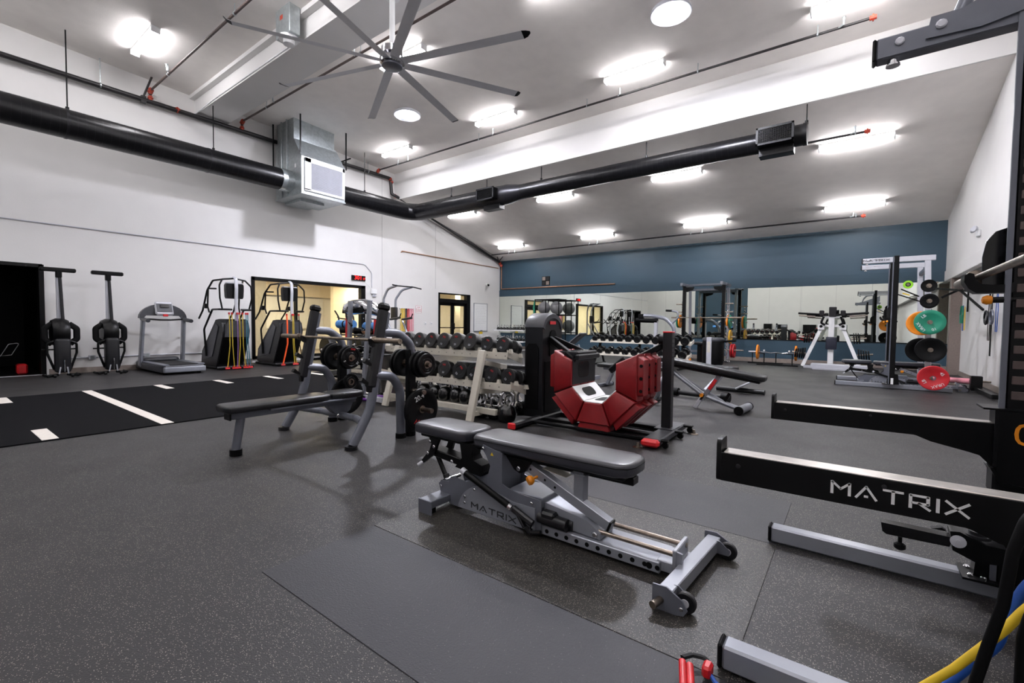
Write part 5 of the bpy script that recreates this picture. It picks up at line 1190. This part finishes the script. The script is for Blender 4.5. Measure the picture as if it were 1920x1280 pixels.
for y0, y1, m, lb in ((4.72, 4.68, M_OLV, 'yellow exercise tube, leftmost on the front '+S1), (4.78, 4.83, M_OLV, 'yellow exercise tube, second on the front '+S1), (4.90, 4.90, M_PURP, 'purple exercise tube in the middle of the front '+S1), (4.95, 4.93, M_OLV, 'yellow exercise tube just right of the purple one '+S1), (5.02, 5.08, M_OLV, 'yellow exercise tube left of the teal ones '+S1), (5.10, 5.14, M_TEAL, 'teal exercise tube, left of two on the front '+S1), (5.14, 5.20, M_TEAL, 'teal exercise tube, rightmost on the front '+S1)): tube_cord(lb, y0, y1, m)
S2 = 'of the climber before the window'
for y0, y1, m, lb, r in ((6.12, 6.02, M_ORT, 'thick orange exercise tube on the front '+S2, .02), (6.27, 6.33, M_OLV, 'yellow exercise tube, left of the pair on the front '+S2, .011), (6.30, 6.38, M_OLV, 'yellow exercise tube, right of the pair on the front '+S2, .011), (6.45, 6.56, M_BLKM, 'black exercise tube, rightmost on the front '+S2, .011)): tube_cord(lb, y0, y1, m, r=r)

# ---- ellipticals by the window
def elliptical():
    t = thing('elliptical', 'x', 'elliptical trainer')
    obj('base', MB().bar((-.9, 0, .06), (.75, 0, .06), .14, .08, bev=.02).bar((-.9, -.3, .05), (-.9, .3, .05), .08, .08, bev=.02).bar((.7, -.25, .05), (.7, .25, .05), .08, .08, bev=.02), M_BLK, t)
    obj('drive_cover', MB().lathe([(.05, -.13), (.30, -.12), (.33, 0), (.30, .12), (.05, .13)], (-.55, 0, .42), (0, 1, 0), 24), M_BLK, t)
    obj('mast', MB().tube([(.62, 0, .1), (.50, 0, .8), (.58, 0, 1.45)], .05, 12, .2), M_LGR, t)
    obj('console', MB().box((.52, 0, 1.58), (.06, .36, .28), (0, 20, 0), .02), M_BLK, t)
    for s_ in (-1, 1):
        obj('pedal_arm', MB().tube([(-.6, s_*.2, .45+.1*s_), (.1, s_*.2, .28+.06*s_), (.56, s_*.2, .55)], .03, 10, .1), M_LGR, t)
        obj('pedal', MB().pad(rr(.36, .16, .05), .0, .05, .015, (-.1, s_*.2, .34+.06*s_)), M_BLKM, t)
        obj('swing_handle', MB().tube([(.56, s_*.2, .5), (.46, s_*.24, 1.0), (.40, s_*.25, 1.35), (.22, s_*.25, 1.52)], .022, 10, .1), M_BLK, t)
        obj('grip', MB().tube([(.5, s_*.05, 1.28), (.35, s_*.16, 1.3), (.2, s_*.16, 1.34)], .018, 8, .05), M_BLKM, t)
    return t
e1 = elliptical(); e1.location = (-12.4, 7.85, 0); tag(e1, 'black and silver elliptical trainer right of the second stair climber', 'elliptical trainer', 'ellipticals by the lobby window')
dup(e1, (-12.4, 8.95, 0), None, 'black and silver elliptical trainer nearest the right end of the window')

# ---- silver storage frame with gear behind the flat bench
sf = thing('storage_frame', 'silver frame with gear piled on its shelves behind the flat bench', 'rack', (-6.2, 4.3, 0))
for x, dx in ((-6.40, .04), (-6.01, .15)): wo('upright', MB().bar((x, 4.22, .05), (x+dx, 4.24, 1.53), .07, .05, (0, -1, 0), .004), M_SIL, sf)
for x in (-6.40, -6.01): wo('foot', MB().bar((x-.3 if x < -6.2 else x-.05, 4.22, .05), (x+.5, 4.22, .05), .07, .07, bev=.006), M_LGR, sf)
for z in (1.0, .70, .40): wo('shelf', MB().bb(-6.75, -5.72, 4.26, 4.60, z-.02, z, .005), M_DGR, sf)
b = MB()
for k in range(16): b.lathe([(.008, 0), (.008, .004), (.001, .004)], (-5.985+.0015*k, 4.19+.001*k, .15+.085*k), (0, -1, 0), 8)
o = wo('bolt_column', b, M_LGR, sf); o['kind'] = 'stuff'
hg = thing('training_bag', 'shiny silver curved bag lying across the top of the silver frame', 'bag', (-6.3, 4.42, 1.38))
obj('shell', MB().tube([(-.52, 0, .02), (-.40, 0, .03), (-.22, 0, .06), (.05, 0, .07), (.32, 0, .02), (.50, 0, -.05), (.62, 0, -.14)], [.02, .10, .125, .12, .10, .06, .02], 16), M_CHR, hg)
obj('mesh_window', MB().pad(rr(.30, .12, .04), -.01, .0, .004, (0, 0, 0), Matrix.Translation((.02, -.115, .02)) @ Matrix.Rotation(R(90), 4, 'X')), M_BLKM, hg)
obj('carry_handle', MB().tube([(-.3, -.1, -.05), (-.2, -.16, -.1), (-.05, -.2, -.2), (.0, -.2, -.24)], .018, 8, .05), M_BLK, hg)
for k, (x, z, w_) in enumerate(((-6.82, 1.16, .42), (-6.10, 1.13, .36))):
    t = thing('foam_block', ('bright blue foam roll sticking out left of the silver frame', 'bright blue foam roll between the silver uprights')[k], 'foam roll', (x, 4.46, z), 0, 'blue foam rolls')
    obj('foam', MB().tube([(-w_/2, 0, 0), (w_/2, 0, 0)], .07, 14), mat('blue_foam_%d' % k, '4f8fd0', .6), t); obj('strap', MB().tube([(-.02, 0, 0), (.02, 0, 0)], .073, 14), M_BLKM, t)
for k, (x, z, L) in enumerate(((-6.49, 1.27, .32), (-5.76, 1.24, .24))):
    tag(obj('red_strap', MB().bar((x, 4.255, z), (x-.01, 4.255, z-L), .006, .05, (1, 0, 0)), M_REDG), ('red strap hanging by the left silver upright', 'red strap hanging right of the right silver upright')[k], 'strap', 'red straps')
def gloves(lab, x, y, z, m=M_BLKG):
    t = thing('boxing_glove', lab, 'boxing glove', (x, y, z), random.uniform(0, 360), 'boxing gloves on the silver frame')
    obj('fist', MB().ball((0, 0, .06), .075, 12, .8), m, t); obj('cuff', MB().tube([(0, .05, .06), (0, .15, .06)], .05, 10), M_BLKM, t); obj('thumb', MB().tube([(.05, .02, .07), (.08, -.04, .07)], .025, 8), m, t)
for k, x in enumerate((-6.66, -6.48, -6.28, -6.08, -5.93)): gloves('glossy black glove, %s from the left on the upper frame shelf' % ORD[k], x, 4.42, 1.0)
for k, x in enumerate((-6.6, -6.38, -6.16, -5.95)): gloves('glossy black glove, %s from the left on the middle frame shelf' % ORD[k], x, 4.42, .70)
bw = thing('bowl', 'small orange-brown bowl on the frame shelf behind the bar', 'bowl', (-6.02, 4.30, 1.0)); obj('body', MB().lathe([(.03, 0), (.07, .03), (.085, .06), (.08, .06), (.06, .03), (.001, .012)], n=18), M_COPPER, bw)
# low black equipment left of the frame
sl = thing('weight_bench', 'dark low exercise bench half hidden behind the left bench upright', 'bench', (-8.4, 5.6, 0))
obj('pad', MB().pad(rr(1.1, .3, .06), .38, .45, .02), M_VINYL, sl); obj('frame', MB().bar((-.5, 0, .35), (.5, 0, .35), .06, .06).bar((-.45, 0, 0), (-.4, 0, .35), .06, .06).bar((.45, 0, 0), (.4, 0, .35), .06, .06).bar((-.45, -.25, .03), (-.45, .25, .03), .06, .06).bar((.45, -.25, .03), (.45, .25, .03), .06, .06), M_BLK, sl)
# bin and purple disc
tb = thing('waste_bin', 'tall dented stainless steel bin beside the cream rack', 'bin', (-5.68, 4.0, 0)); tb.location = (-6.07, 4.90, 0)
obj('body', MB().lathe([(.23, 0), (.25, .01), (.25, .74), (.245, .78), (.20, .80), (.19, .79), (.001, .78)], n=28), mat('dull_stainless', '77706a', .35, .85, var=.2, scale=8), tb)
obj('base_ring', MB().lathe([(.255, 0), (.258, .05), (.25, .055)], n=28), M_BLKM, tb)
pd = thing('balance_disc', 'flat purple disc on the floor beside the steel bin', 'balance disc', (-5.95, 4.36, 0)); obj('disc', MB().lathe([(.15, 0), (.2, .01), (.21, .03), (.18, .045), (.001, .04)], n=24), mat('purple_plastic', '6a2d8c', .4), pd)

# ---- knee raise tower
kt = thing('knee_raise_tower', 'grey pull-up and knee raise tower between window and double door', 'pull-up tower', (-12.4, 10.3, 0))
for y in (9.82, 10.62):
    s_ = -1 if y < 10.2 else 1
    wo('upright', MB().tube([(-12.75, y-.05 if s_ < 0 else y-.35, .05), (-12.75, y-.05 if s_ < 0 else y-.35, 2.0), (-12.6, y if s_ < 0 else y-.2, 2.33), (-12.2, y+.05 if s_ < 0 else y-.08, 2.42)], .04, 10, .25), M_SIL, kt)
wo('top_bar', MB().tube([(-12.2, 9.7, 2.44), (-12.2, 9.9, 2.42), (-12.2, 10.6, 2.42), (-12.2, 10.95, 2.38)], .022, 8, .1), M_DGR, kt)
wo('back_pad', MB().pad(rr(.30, .10, .04), 1.28, 1.72, .03, (-12.55, 10.05, 0)), M_VINYL, kt)
for y in (9.85, 10.35): wo('arm_pad', MB().bar((-12.5, y, 1.30), (-12.0, y, 1.36), .12, .07, bev=.025), M_VINYL, kt); wo('grip', MB().cyl((-12.02, y, 1.38), (-11.95, y, 1.5), .018, n=8), M_BLKM, kt)
for y in (9.8, 10.45): wo('frame_leg', MB().tube([(-12.6, y, 1.25), (-12.2, y, .6), (-11.9, y+.05, .05)], .035, 10, .2), M_SIL, kt); wo('floor_tube', MB().bar((-12.9, y, .04), (-11.8, y, .04), .07, .07, bev=.01), M_SIL, kt)
# ---- band rack on the wall
bk = thing('band_rack', 'small wall rack of hooks left of the notice', 'rack', (XL, 11.6, 1.72)); obj('rail', MB().bb(0, .03, -.32, .32, -.03, .03, .004), M_LGR, bk)
for k in range(6): obj('hook', MB().cyl((.02, -.27+.108*k, 0), (.16, -.27+.108*k, .02), .006, n=6), M_CHR, bk)
cols_ = [(M_YEL, 'yellow rubber band, leftmost on the wall hooks'), (M_YEL, 'yellow rubber band, second on the wall hooks'), (M_BLKM, 'black rubber band on the wall hooks'), (M_REDG, 'red rubber band left of the pink ones on the wall hooks'), (M_PINK, 'pink rubber band beside the red one on the wall hooks'), (M_PINK, 'pink rubber band, rightmost on the wall hooks')]
for k, (m, lb) in enumerate(cols_):
    y = 11.6-.27+.108*k
    o = obj('hanging_band', MB().tube([(XL+.09, y-.03, 1.72), (XL+.09, y+.03, 1.72), (XL+.09, y+.03, .88), (XL+.09, y-.03, .88)], .005, 6, .02, rx=.02, close=True), m); tag(o, lb, 'resistance band', 'bands on the wall hooks')

# ---- benches in the middle distance
def flat_bench(lab, loc, rz=0, L=1.15, pad=.45, grp='benches in the middle of the floor'):
    t = thing('flat_bench', lab, 'bench', loc, rz, grp)
    obj('pad', MB().pad(rr(L, .28, .06), pad-.075, pad, .022), M_VINYL, t)
    obj('rail', MB().bar((-L*.42, 0, pad-.10), (L*.42, 0, pad-.10), .07, .05, bev=.004), M_SIL, t)
    for s_ in (-1, 1):
        obj('leg', MB().bar((s_*L*.36, 0, .04), (s_*L*.25, 0, pad-.10), .06, .06, bev=.005), M_SIL, t)
        obj('foot', MB().bar((s_*L*.40, -.25, .035), (s_*L*.40, .25, .035), .06, .06, bev=.01), M_SILD, t)
        for q in (-1, 1): obj('foot_cap', MB().bar((s_*L*.40, q*.25, .035), (s_*L*.40, q*.27, .035), .066, .066, bev=.01), M_BLKM, t)
    return t
flat_bench('black flat bench behind the right end of the cream rack', (-5.35, 6.75, 0), 4, 1.9)
flat_bench('black flat bench seen through the opening of the red ring', (-3.35, 8.15, 0), -8, 1.3)
# adjustable bench with raised grey backrest
ab = thing('incline_bench', 'small bench with a raised grey back pad behind the red ring', 'bench', (-5.0, 9.0, 0), 0, 'benches in the middle of the floor')
obj('back_pad', MB().box((0, 0, .82), (.62, .28, .06), (0, -38, 0), .025), M_VINYLW, ab); obj('seat_pad', MB().box((-.42, 0, .48), (.34, .28, .06), None, .025), M_VINYL, ab)
obj('frame', MB().bar((-.6, 0, .08), (.5, 0, .08), .07, .07).bar((-.2, 0, .1), (-.25, 0, .46), .07, .07).bar((.3, 0, .1), (.1, 0, .75), .05, .05), M_SIL, ab); obj('foot', MB().bar((-.6, -.25, .04), (-.6, .25, .04), .07, .07), M_SIL, ab); obj('foot', MB().bar((.5, -.25, .04), (.5, .25, .04), .07, .07), M_SIL, ab)
# decline bench right of the red machine
ib = thing('decline_bench', 'silver-framed sloping bench with a long black pad right of the red machine', 'bench', (-1.7, 6.95, 0))
pm = Matrix.Translation((-1.64, 6.95, .585)) @ Matrix.Rotation(R(8.2), 4, 'Y')
wo('pad', MB().pad(rr(1.46, .29, .07), -.03, .05, .025, m=pm), M_VINYL, ib)
wo('pad_rail', MB().bar((-2.25, 6.95, .62), (-.98, 6.95, .44), .20, .03, bev=.005), M_BLK, ib)
wo('main_frame', MB().tube([(-2.32, 6.95, .60), (-2.15, 6.95, .50), (-1.72, 6.95, .20), (-1.25, 6.95, .05)], .035, 12, .2, rx=.045).tube([(-2.12, 7.03, .46), (-1.4, 7.03, .08)], .02, 10), M_SIL, ib)
wo('front_leg', MB().tube([(-2.15, 6.90, .52), (-2.30, 6.82, .35), (-2.46, 6.74, .05)], .045, 12, .2), M_SIL, ib)
wo('front_leg', MB().tube([(-2.2, 7.0, .55), (-2.38, 7.05, .3), (-2.46, 7.12, .05)], .045, 12, .2), M_SIL, ib)
wo('front_foot', MB().bar((-2.46, 6.62, .04), (-2.46, 7.28, .04), .08, .07, bev=.012), M_DGR, ib)
wo('adjust_strut', MB().bar((-1.50, 6.93, .50), (-1.74, 6.93, .12), .06, .05, (0, 1, 0), .004), M_SIL, ib)
wo('red_decal', MB().bar((-1.54, 6.90, .44), (-1.63, 6.90, .29), .004, .045, (1, 0, .6)), M_REDG, ib, 'red warning decal')
wo('rear_leg', MB().bar((-1.70, 6.93, .22), (-1.82, 6.93, .0), .05, .05, (0, 1, 0), .004), M_LGR, ib)
wo('rear_foot', MB().tube([(-1.20, 6.72, .06), (-1.16, 7.18, .06)], .055, 14), M_SIL, ib)
for y, x in ((6.70, -1.20), (7.2, -1.16)): wo('foot_cap', MB().lathe([(.058, -.02), (.062, 0), (.058, .02), (.001, .022)], (x, y, .062), (0, -1 if y < 7 else 1, 0), 14), M_BLKM, ib)
wo('lock_knob', MB().cyl((-1.72, 6.88, .21), (-1.72, 6.84, .20), .025, n=12), M_ORANGE, ib, 'orange knob')
wo('hook', MB().bar((-1.42, 6.93, .14), (-1.36, 6.93, .26), .04, .03, (0, 1, 0)), M_BLK, ib)
# low dumbbell-footed bench part behind it
lb_ = thing('ab_bench', 'low silver bench foot with black rollers behind the sloping bench', 'bench', (-1.95, 7.8, 0))
wo('cross_tube', MB().cyl((-2.36, 7.86, .07), (-1.61, 7.72, .07), .04, n=12), M_DGR, lb_)
for x, y in ((-2.40, 7.87), (-1.57, 7.71)): wo('roller', MB().cyl((x-.06, y, .075), (x+.06, y-.02, .075), .07, n=16), M_BLKM, lb_)
wo('riser', MB().bar((-1.95, 7.78, .07), (-1.75, 8.7, .45), .07, .07, bev=.005), M_SIL, lb_)
wo('foot_plate', MB().box((-1.52, 8.95, .16), (.3, .25, .03), (0, -30, 0), .01), M_LGR, lb_)
wo('rear_foot', MB().cyl((-2.0, 9.05, .05), (-1.2, 8.95, .05), .045, n=12), M_DGR, lb_)
wo('seat', MB().pad(rr(.4, .3, .06), .42, .49, .02, (-1.8, 8.75, 0)), M_VINYL, lb_)
# preacher curl style machine
cm_ = thing('arm_curl_machine', 'silver weight machine with a curved arm and black pads behind the red machine', 'exercise machine', (-4.6, 14.4, 0))
obj('curved_arm', MB().tube([(-.95, 0, 1.50), (-.6, 0, 1.50), (-.15, 0, 1.42), (.12, 0, 1.15), (.15, 0, .75)], .06, 12, .35, rx=.05), M_SIL, cm_)
obj('roller_pad', MB().cyl((-1.1, 0, 1.36), (-.4, 0, 1.34), .075, n=14), M_BLKM, cm_)
obj('end_weight', MB().bb(-1.02, -.85, -.06, .06, 1.42, 1.56, .01), M_BLKM, cm_)
obj('handle', MB().tube([(.05, 0, 1.25), (.25, 0, 1.45), (.22, 0, 1.62), (-.02, 0, 1.66)], .03, 10, .08), M_SIL, cm_)
obj('grip', MB().cyl((.05, 0, 1.655), (-.14, 0, 1.665), .035, n=10), M_BLKM, cm_)
obj('mast', MB().bar((-.45, 0, .05), (-.45, 0, 1.35), .10, .10, (0, 1, 0), .01), M_LGR, cm_); obj('seat', MB().pad(rr(.40, .36, .08), .82, .93, .03, (.05, 0, 0)), M_VINYL, cm_)
obj('base', MB().bar((-.6, 0, .05), (.6, 0, .05), .10, .08).bar((-.6, -.3, .04), (-.6, .3, .04), .08, .08).bar((.6, -.3, .04), (.6, .3, .04), .08, .08), M_LGR, cm_)
obj('side_plate', MB().prism([(.05, .15), (.05, .95), (.30, .95), (.34, .15)], (0, -.1, 0), (1, 0, 0), (0, 0, 1), .02), M_DGR, cm_)
# rounded leg machine
lg = thing('leg_machine', 'rounded black machine shroud with a silver stripe before the blue wall', 'exercise machine', (-3.30, 14.3, 0), -15)
obj('shroud', MB().pad(rr(.54, .44, .16, 6), .02, .84, .10), M_BLKM, lg); obj('crown', MB().pad(rr(.57, .46, .18, 6), .72, .86, .06), M_MGR, lg); obj('stripe', MB().bb(-.075, .075, -.245, -.2, .0, .87, .01), M_LGR, lg); obj('label', MB().bb(-.045, .045, -.25, -.244, .42, .74), M_CREAM, lg)
obj('seat', MB().pad(rr(.34, .3, .08), .62, .71, .03, (-.52, .2, 0)), M_VINYL, lg); obj('seat_post', MB().bb(-.58, -.46, .14, .26, 0, .62, .01), M_BLK, lg); obj('arm', MB().bar((.2, .1, .74), (.62, .1, .78), .06, .06, bev=.01), M_BLK, lg)
cn = thing('marker_cone', 'small orange cone beside the rounded black machine', 'cone', (-3.95, 14.3, 0)); obj('cone', MB().lathe([(.09, 0), (.09, .012), (.07, .02), (.02, .26), (.001, .262)], n=16), M_ORR, cn)

# ---- squat rack at the back with chain
sq = thing('squat_rack', 'black squat rack with a loaded bar and hanging chain against the back mirror', 'rack', (-4.0, 16.3, 0))
for x in (-4.67, -3.42):
    wo('upright', MB().bb(x-.05, x+.05, 16.02, 16.14, .05, 2.55, .006), M_BLK, sq); wo('rear_upright', MB().bar((x, 16.9, .05), (x, 16.75, 2.5), .08, .08, (0, 1, 0), .006), M_SIL, sq)
    wo('top_beam', MB().bar((x, 15.7, 2.58), (x, 16.95, 2.58), .08, .09, bev=.005), M_SIL, sq); wo('floor_beam', MB().bar((x, 15.6, .05), (x, 17.0, .05), .09, .09, bev=.006), M_SIL, sq)
    wo('corner_gusset', MB().prism([(0, 0), (.32 if x < -4 else -.32, 0), (.28 if x < -4 else -.28, -.1), (.1 if x < -4 else -.1, -.16), (0, -.14)], (x, 16.05, 2.5), (1, 0, 0), (0, 0, 1), .05), M_BLK, sq)
    s_ = -1 if x < -4 else 1
    for z in (1.93, 1.66, 1.34): wo('plate_horn', MB().cyl((x, 16.12, z), (x+s_*.28, 16.12, z), .022, n=10), M_STEEL, sq)
    b = MB()
    for k in range(24): b.bb(x-.056, x-.02, 16.0, 16.03, .6+.06*k, .63+.06*k)
    o = wo('rack_teeth', b, M_BLKM, sq); o['kind'] = 'stuff'
wo('cross_beam', MB().bar((-4.8, 16.05, 2.56), (-3.3, 16.05, 2.56), .08, .06, bev=.005), M_SILD, sq)
wo('rear_cross', MB().bar((-4.67, 16.76, 2.45), (-3.42, 16.76, 2.45), .07, .07, bev=.005).bar((-4.67, 16.88, .3), (-3.42, 16.88, .3), .07, .07, bev=.005), M_SILD, sq)
barbell('steel barbell racked in the squat rack against the mirror', (-3.95, 15.93, 1.47), 'x', 2.2, M_STEEL)
GS = 'plates around the squat rack'
plate('orange plate on the left horn of the squat rack', (-4.80, 16.12, 1.34), (1, 0, 0), .225, .05, M_ORR, 'rubber', GS)
plate('green plate outside the orange one on the left horn of the squat rack', (-4.87, 16.12, 1.34), (1, 0, 0), .22, .04, M_GREEN, 'rubber', GS)
plate('orange plate on the right horn of the squat rack', (-3.28, 16.12, 1.34), (1, 0, 0), .225, .05, M_ORR, 'rubber', GS)
plate('green plate outside the orange one on the right horn of the squat rack', (-3.21, 16.12, 1.34), (1, 0, 0), .22, .04, M_GREEN, 'rubber', GS)
M_YEP = mat('yellow_plate', 'c99a1e', .5)
wo('plate_horn', MB().cyl((-3.42, 16.12, .85), (-3.05, 16.12, .85), .022, n=10).cyl((-3.42, 16.12, .42), (-2.8, 16.12, .42), .022, n=10), M_STEEL, sq)
plate('yellow plate midway down the right side of the squat rack', (-3.20, 16.12, .85), (1, 0, 0), .225, .05, M_YEP, 'rubber', GS)
plate('red plate low on the right side of the squat rack, outer one', (-3.08, 16.12, .40), (1, 0, 0), .225, .05, M_REDR, 'rubber', GS)
plate('red plate low on the right side of the squat rack, inner one', (-3.15, 16.12, .40), (1, 0, 0), .225, .05, M_REDR, 'rubber', GS)
ch = thing('chain', 'steel chain hanging beside the right upright of the squat rack', 'chain', (-3.27, 15.95, 0))
lk = MB().tube([(.0, .02*math.cos(a*PI/6), .035*math.sin(a*PI/6)) for a in range(12)], .007, 6, close=True).mesh('link', M_CHR)
for k in range(32):
    o = link('link', lk, ch); o.location = (.008*math.sin(k), 0, 1.90-.056*k); o.rotation_euler = (0, 0, PI/2*(k % 2)+.4)
for k in range(8):
    o = link('link', lk, ch); o.location = (.05*(k % 3)-.02, .04*(k % 2), .02+.01*k); o.rotation_euler = (1.3, .3*k, k)
# ---- low bar stand with orange plates
ls = thing('bar_stand', 'low black floor stand holding a barbell with orange plates', 'stand', (-1.9, 16.3, 0))
wo('base_rail', MB().bb(-2.75, -1.75, 16.6, 16.68, 0, .04, .004), M_BLK, ls); wo('base_rail', MB().bb(-2.40, -1.30, 16.0, 16.08, 0, .04, .004), M_BLK, ls)
for x, y in ((-2.62, 16.64), (-1.95, 16.64), (-2.2, 16.04), (-1.45, 16.04)): wo('post', MB().cyl((x, y, .03), (x, y, .36), .014, n=8).bb(x-.03, x+.03, y-.03, y+.03, .35, .37), M_BLK, ls)
wo('top_rail', MB().bar((-2.62, 16.64, .355), (-2.2, 16.04, .355), .03, .02).bar((-1.95, 16.64, .355), (-1.45, 16.04, .355), .03, .02), M_BLK, ls)
cb = thing('curl_bar', 'cambered steel bar with orange plates on the low black stand', 'barbell', (-1.9, 16.3, .39))
obj('shaft', MB().tube([(-.52, 0, 0), (-.3, 0, 0), (-.15, -.05, -.02), (.0, 0, .0), (.15, -.05, -.02), (.3, 0, 0), (.52, 0, 0)], .014, 8, .04), M_CHR, cb)
for s_ in (-1, 1): obj('sleeve', MB().cyl((s_*.5, 0, 0), (s_*.78, 0, 0), .024, n=12), M_LGR, cb); obj('collar', MB().ball((s_*.34, 0, .05), .028, 8), M_WHT, cb)
plate('orange plate on the left end of the low barbell', (-2.42, 16.3, .39), (1, 0, 0), .23, .05, M_ORR, 'rubber', 'orange plates on the low barbell')
plate('orange plate on the right end of the low barbell', (-1.38, 16.3, .39), (1, 0, 0), .23, .05, M_ORR, 'rubber', 'orange plates on the low barbell')
# ---- white chest supported row machine
wm = thing('row_machine', 'white A-framed plate-loaded machine with black arms before the mirror', 'exercise machine', (-.5, 16.1, 0))
for s_ in (-1, 1): wo('side_leg', MB().bar((-.5+s_*.68, 15.9, .05), (-.5+s_*.24, 16.1, 1.22), .09, .06, (0, -1, 0), .005), M_WHT, wm); wo('top_joint', MB().bb(-.5+s_*.26-.08, -.5+s_*.26+.08, 16.0, 16.15, 1.12, 1.28, .01), M_WHT, wm); wo('joint_bolt', MB().cyl((-.5+s_*.26, 15.99, 1.22), (-.5+s_*.26, 16.0, 1.22), .04, n=10), M_BLK, wm)
wo('centre_post', MB().bb(-.58, -.44, 16.0, 16.1, .1, 1.48, .01), M_WHT, wm); wo('cross_head', MB().bb(-.72, -.28, 16.0, 16.1, 1.46, 1.52, .01).bb(-.8, -.2, 16.05, 16.12, 1.20, 1.27, .008), M_WHT, wm)
wo('knee_pad', MB().pad(rr(.26, .14, .04), .56, .92, .03, (-.50, 15.92, 0)), mat('navy_pad', '171a2c', .5), wm)
wo('head_pad', MB().bb(-.58, -.40, 15.95, 16.02, 1.50, 1.78, .015), M_DGR, wm)
for s_ in (-1, 1):
    wo('lever_arm', MB().cyl((-.5+s_*.1, 15.98, 1.55), (-.5+s_*.82, 15.85, 1.60), .03, n=10), M_BLKM, wm); wo('handle_grip', MB().cyl((-.5+s_*.4, 15.9, 1.50), (-.5+s_*.80, 15.82, 1.53), .02, n=8), M_STEEL, wm)
    wo('shoulder_pad', MB().bb(-.5+s_*.25-.06, -.5+s_*.25+.06, 15.9, 16.0, 1.52, 1.68, .02), M_DGR, wm); wo('arm_link', MB().tube([(-.5+s_*.2, 15.95, 1.50), (-.5+s_*.26, 15.95, 1.32), (-.5+s_*.16, 15.95, 1.26)], .03, 8, .05), M_BLK, wm)
    wo('weight_peg', MB().cyl((-.5+s_*.6, 15.95, .42), (-.5+s_*.95, 15.95, .46), .022, n=10).cyl((-.5+s_*.45, 15.95, .86), (-.5+s_*.8, 15.95, .90), .022, n=10), M_STEEL, wm)
    for k in range(5): plate('small black plate, %s out on the %s low peg of the white machine' % (ORD[k], ('left', 'right')[s_ > 0]), (-.5+s_*(.64+.055*k), 15.95, .425), (1, 0, .1*s_), .17-.01*k, .03, M_BLKM, 'rubber', 'plates on the white machine')
    for k in range(3): plate('black plate, %s out on the %s upper peg of the white machine' % (ORD[k], ('left', 'right')[s_ > 0]), (-.5+s_*(.52+.06*k), 15.95, .87), (1, 0, .1*s_), .14, .03, M_BLKM, 'rubber', 'plates on the white machine')
wo('base', MB().bar((-1.15, 15.9, .04), (.15, 15.9, .04), .08, .08, bev=.006).bb(-.95, .35, 15.45, 15.85, .02, .16, .01).bar((-.9, 15.4, .03), (.5, 15.4, .03), .06, .05), M_LGR, wm)

# ---- ball rack against the mirror
bl = thing('ball_rack', 'black open frame rack of grey exercise balls standing against the mirror', 'rack', (-10.55, 16.85, 0))
for x in (-.60, -.05, .60):
    for y in (-.30, .30): obj('post', MB().bb(x-.016, x+.016, y-.016, y+.016, 0, 2.25, .003), M_BLKM, bl)
for z in (2.25, 1.60, .82, .1):
    for y in (-.30, .30): obj('rail', MB().bb(-.62, .62, y-.016, y+.016, z-.02, z+.02, .003), M_BLKM, bl)
    for x in (-.60, .60): obj('end_rail', MB().bb(x-.016, x+.016, -.3, .3, z-.02, z+.02, .003), M_BLKM, bl)
M_BALL = mat('grey_vinyl_ball', '77777b', .3, var=.06)
k = 0
for z in (1.90, 1.12, .40):
    for x in (-.32, .30):
        bb_ = thing('exercise_ball', 'grey exercise ball on the %s tier of the ball rack, %s' % ({1.90: 'top', 1.12: 'middle', .40: 'bottom'}[z], 'left' if x < 0 else 'right'), 'exercise ball', (-10.55+x, 16.85, z), 0, 'balls in the frame rack')
        obj('ball', MB().ball((0, 0, 0), .275, 28), M_BALL, bb_)
        b = MB()
        for a in range(-3, 4): b.tube([(.2755*math.cos(R(a*12))*math.cos(q*PI/14), .2755*math.cos(R(a*12))*math.sin(q*PI/14), .2755*math.sin(R(a*12))) for q in range(28)], .003, 4, close=True)
        o = obj('ridges', b, M_BALL, bb_); o['kind'] = 'stuff'
tag(obj('towel', MB().tube([(-11.15, 16.5, 2.2), (-11.16, 16.48, 1.9), (-11.15, 16.5, 1.65)], [.02, .05, .04], 8), M_GREEN), 'dark green band bundle hanging at the left end of the ball rack', 'resistance band')

# ---- what the mirror shows of the room behind the camera
d4 = dup(d2, (-3.0, -1.2, 0), 180, 'dumbbell rack behind the camera, seen only in the mirror')
for sh, (z, y0, n_) in enumerate(((.72, .02, 11), (.36, -.2, 11))):
    for k in range(n_): place(prB, (-3.0+1.40-.268*k, -1.2-y0-.14, z+.09), 0, 'black dumbbell, %s along the %s shelf of the rack behind the camera' % (ORD[k], ('top', 'low')[sh]), 'dumbbells behind the camera', 1.0, -14)
for k, (x, w_, h) in enumerate(((-4.9, .5, 1.4), (-4.2, .3, 1.35), (-2.4, .75, 1.35))):
    t = thing('locker', ('wide dark upright locker behind the camera, seen in the mirror', 'narrow dark locker between the two wide ones in the mirror', 'widest dark locker in the mirror behind the white machine')[k], 'locker', (x, -2.25, 0), 0, 'lockers behind the camera')
    obj('case', MB().bb(-w_/2, w_/2, -.2, .2, 0, h, .01), M_DGR, t)
    for j in (-1, 1): obj('door', MB().bb(j*w_/4-w_/4+.01, j*w_/4+w_/4-.01, .2, .215, .05, h-.05, .004), M_BLKM, t)
t = thing('waste_bin', 'red bin behind the camera, glimpsed in the mirror', 'bin', (-2.6, -.5, 0)); obj('body', MB().lathe([(.18, 0), (.22, .6), (.20, .6), (.16, .02), (.001, .02)], n=18), M_REDG, t)
t = thing('waste_bin', 'tall dark cylinder bin behind the camera, glimpsed in the mirror', 'bin', (-3.3, -.5, 0)); obj('body', MB().lathe([(.17, 0), (.19, .9), (.12, 1.0), (.001, 1.02)], n=18), M_DGR, t)
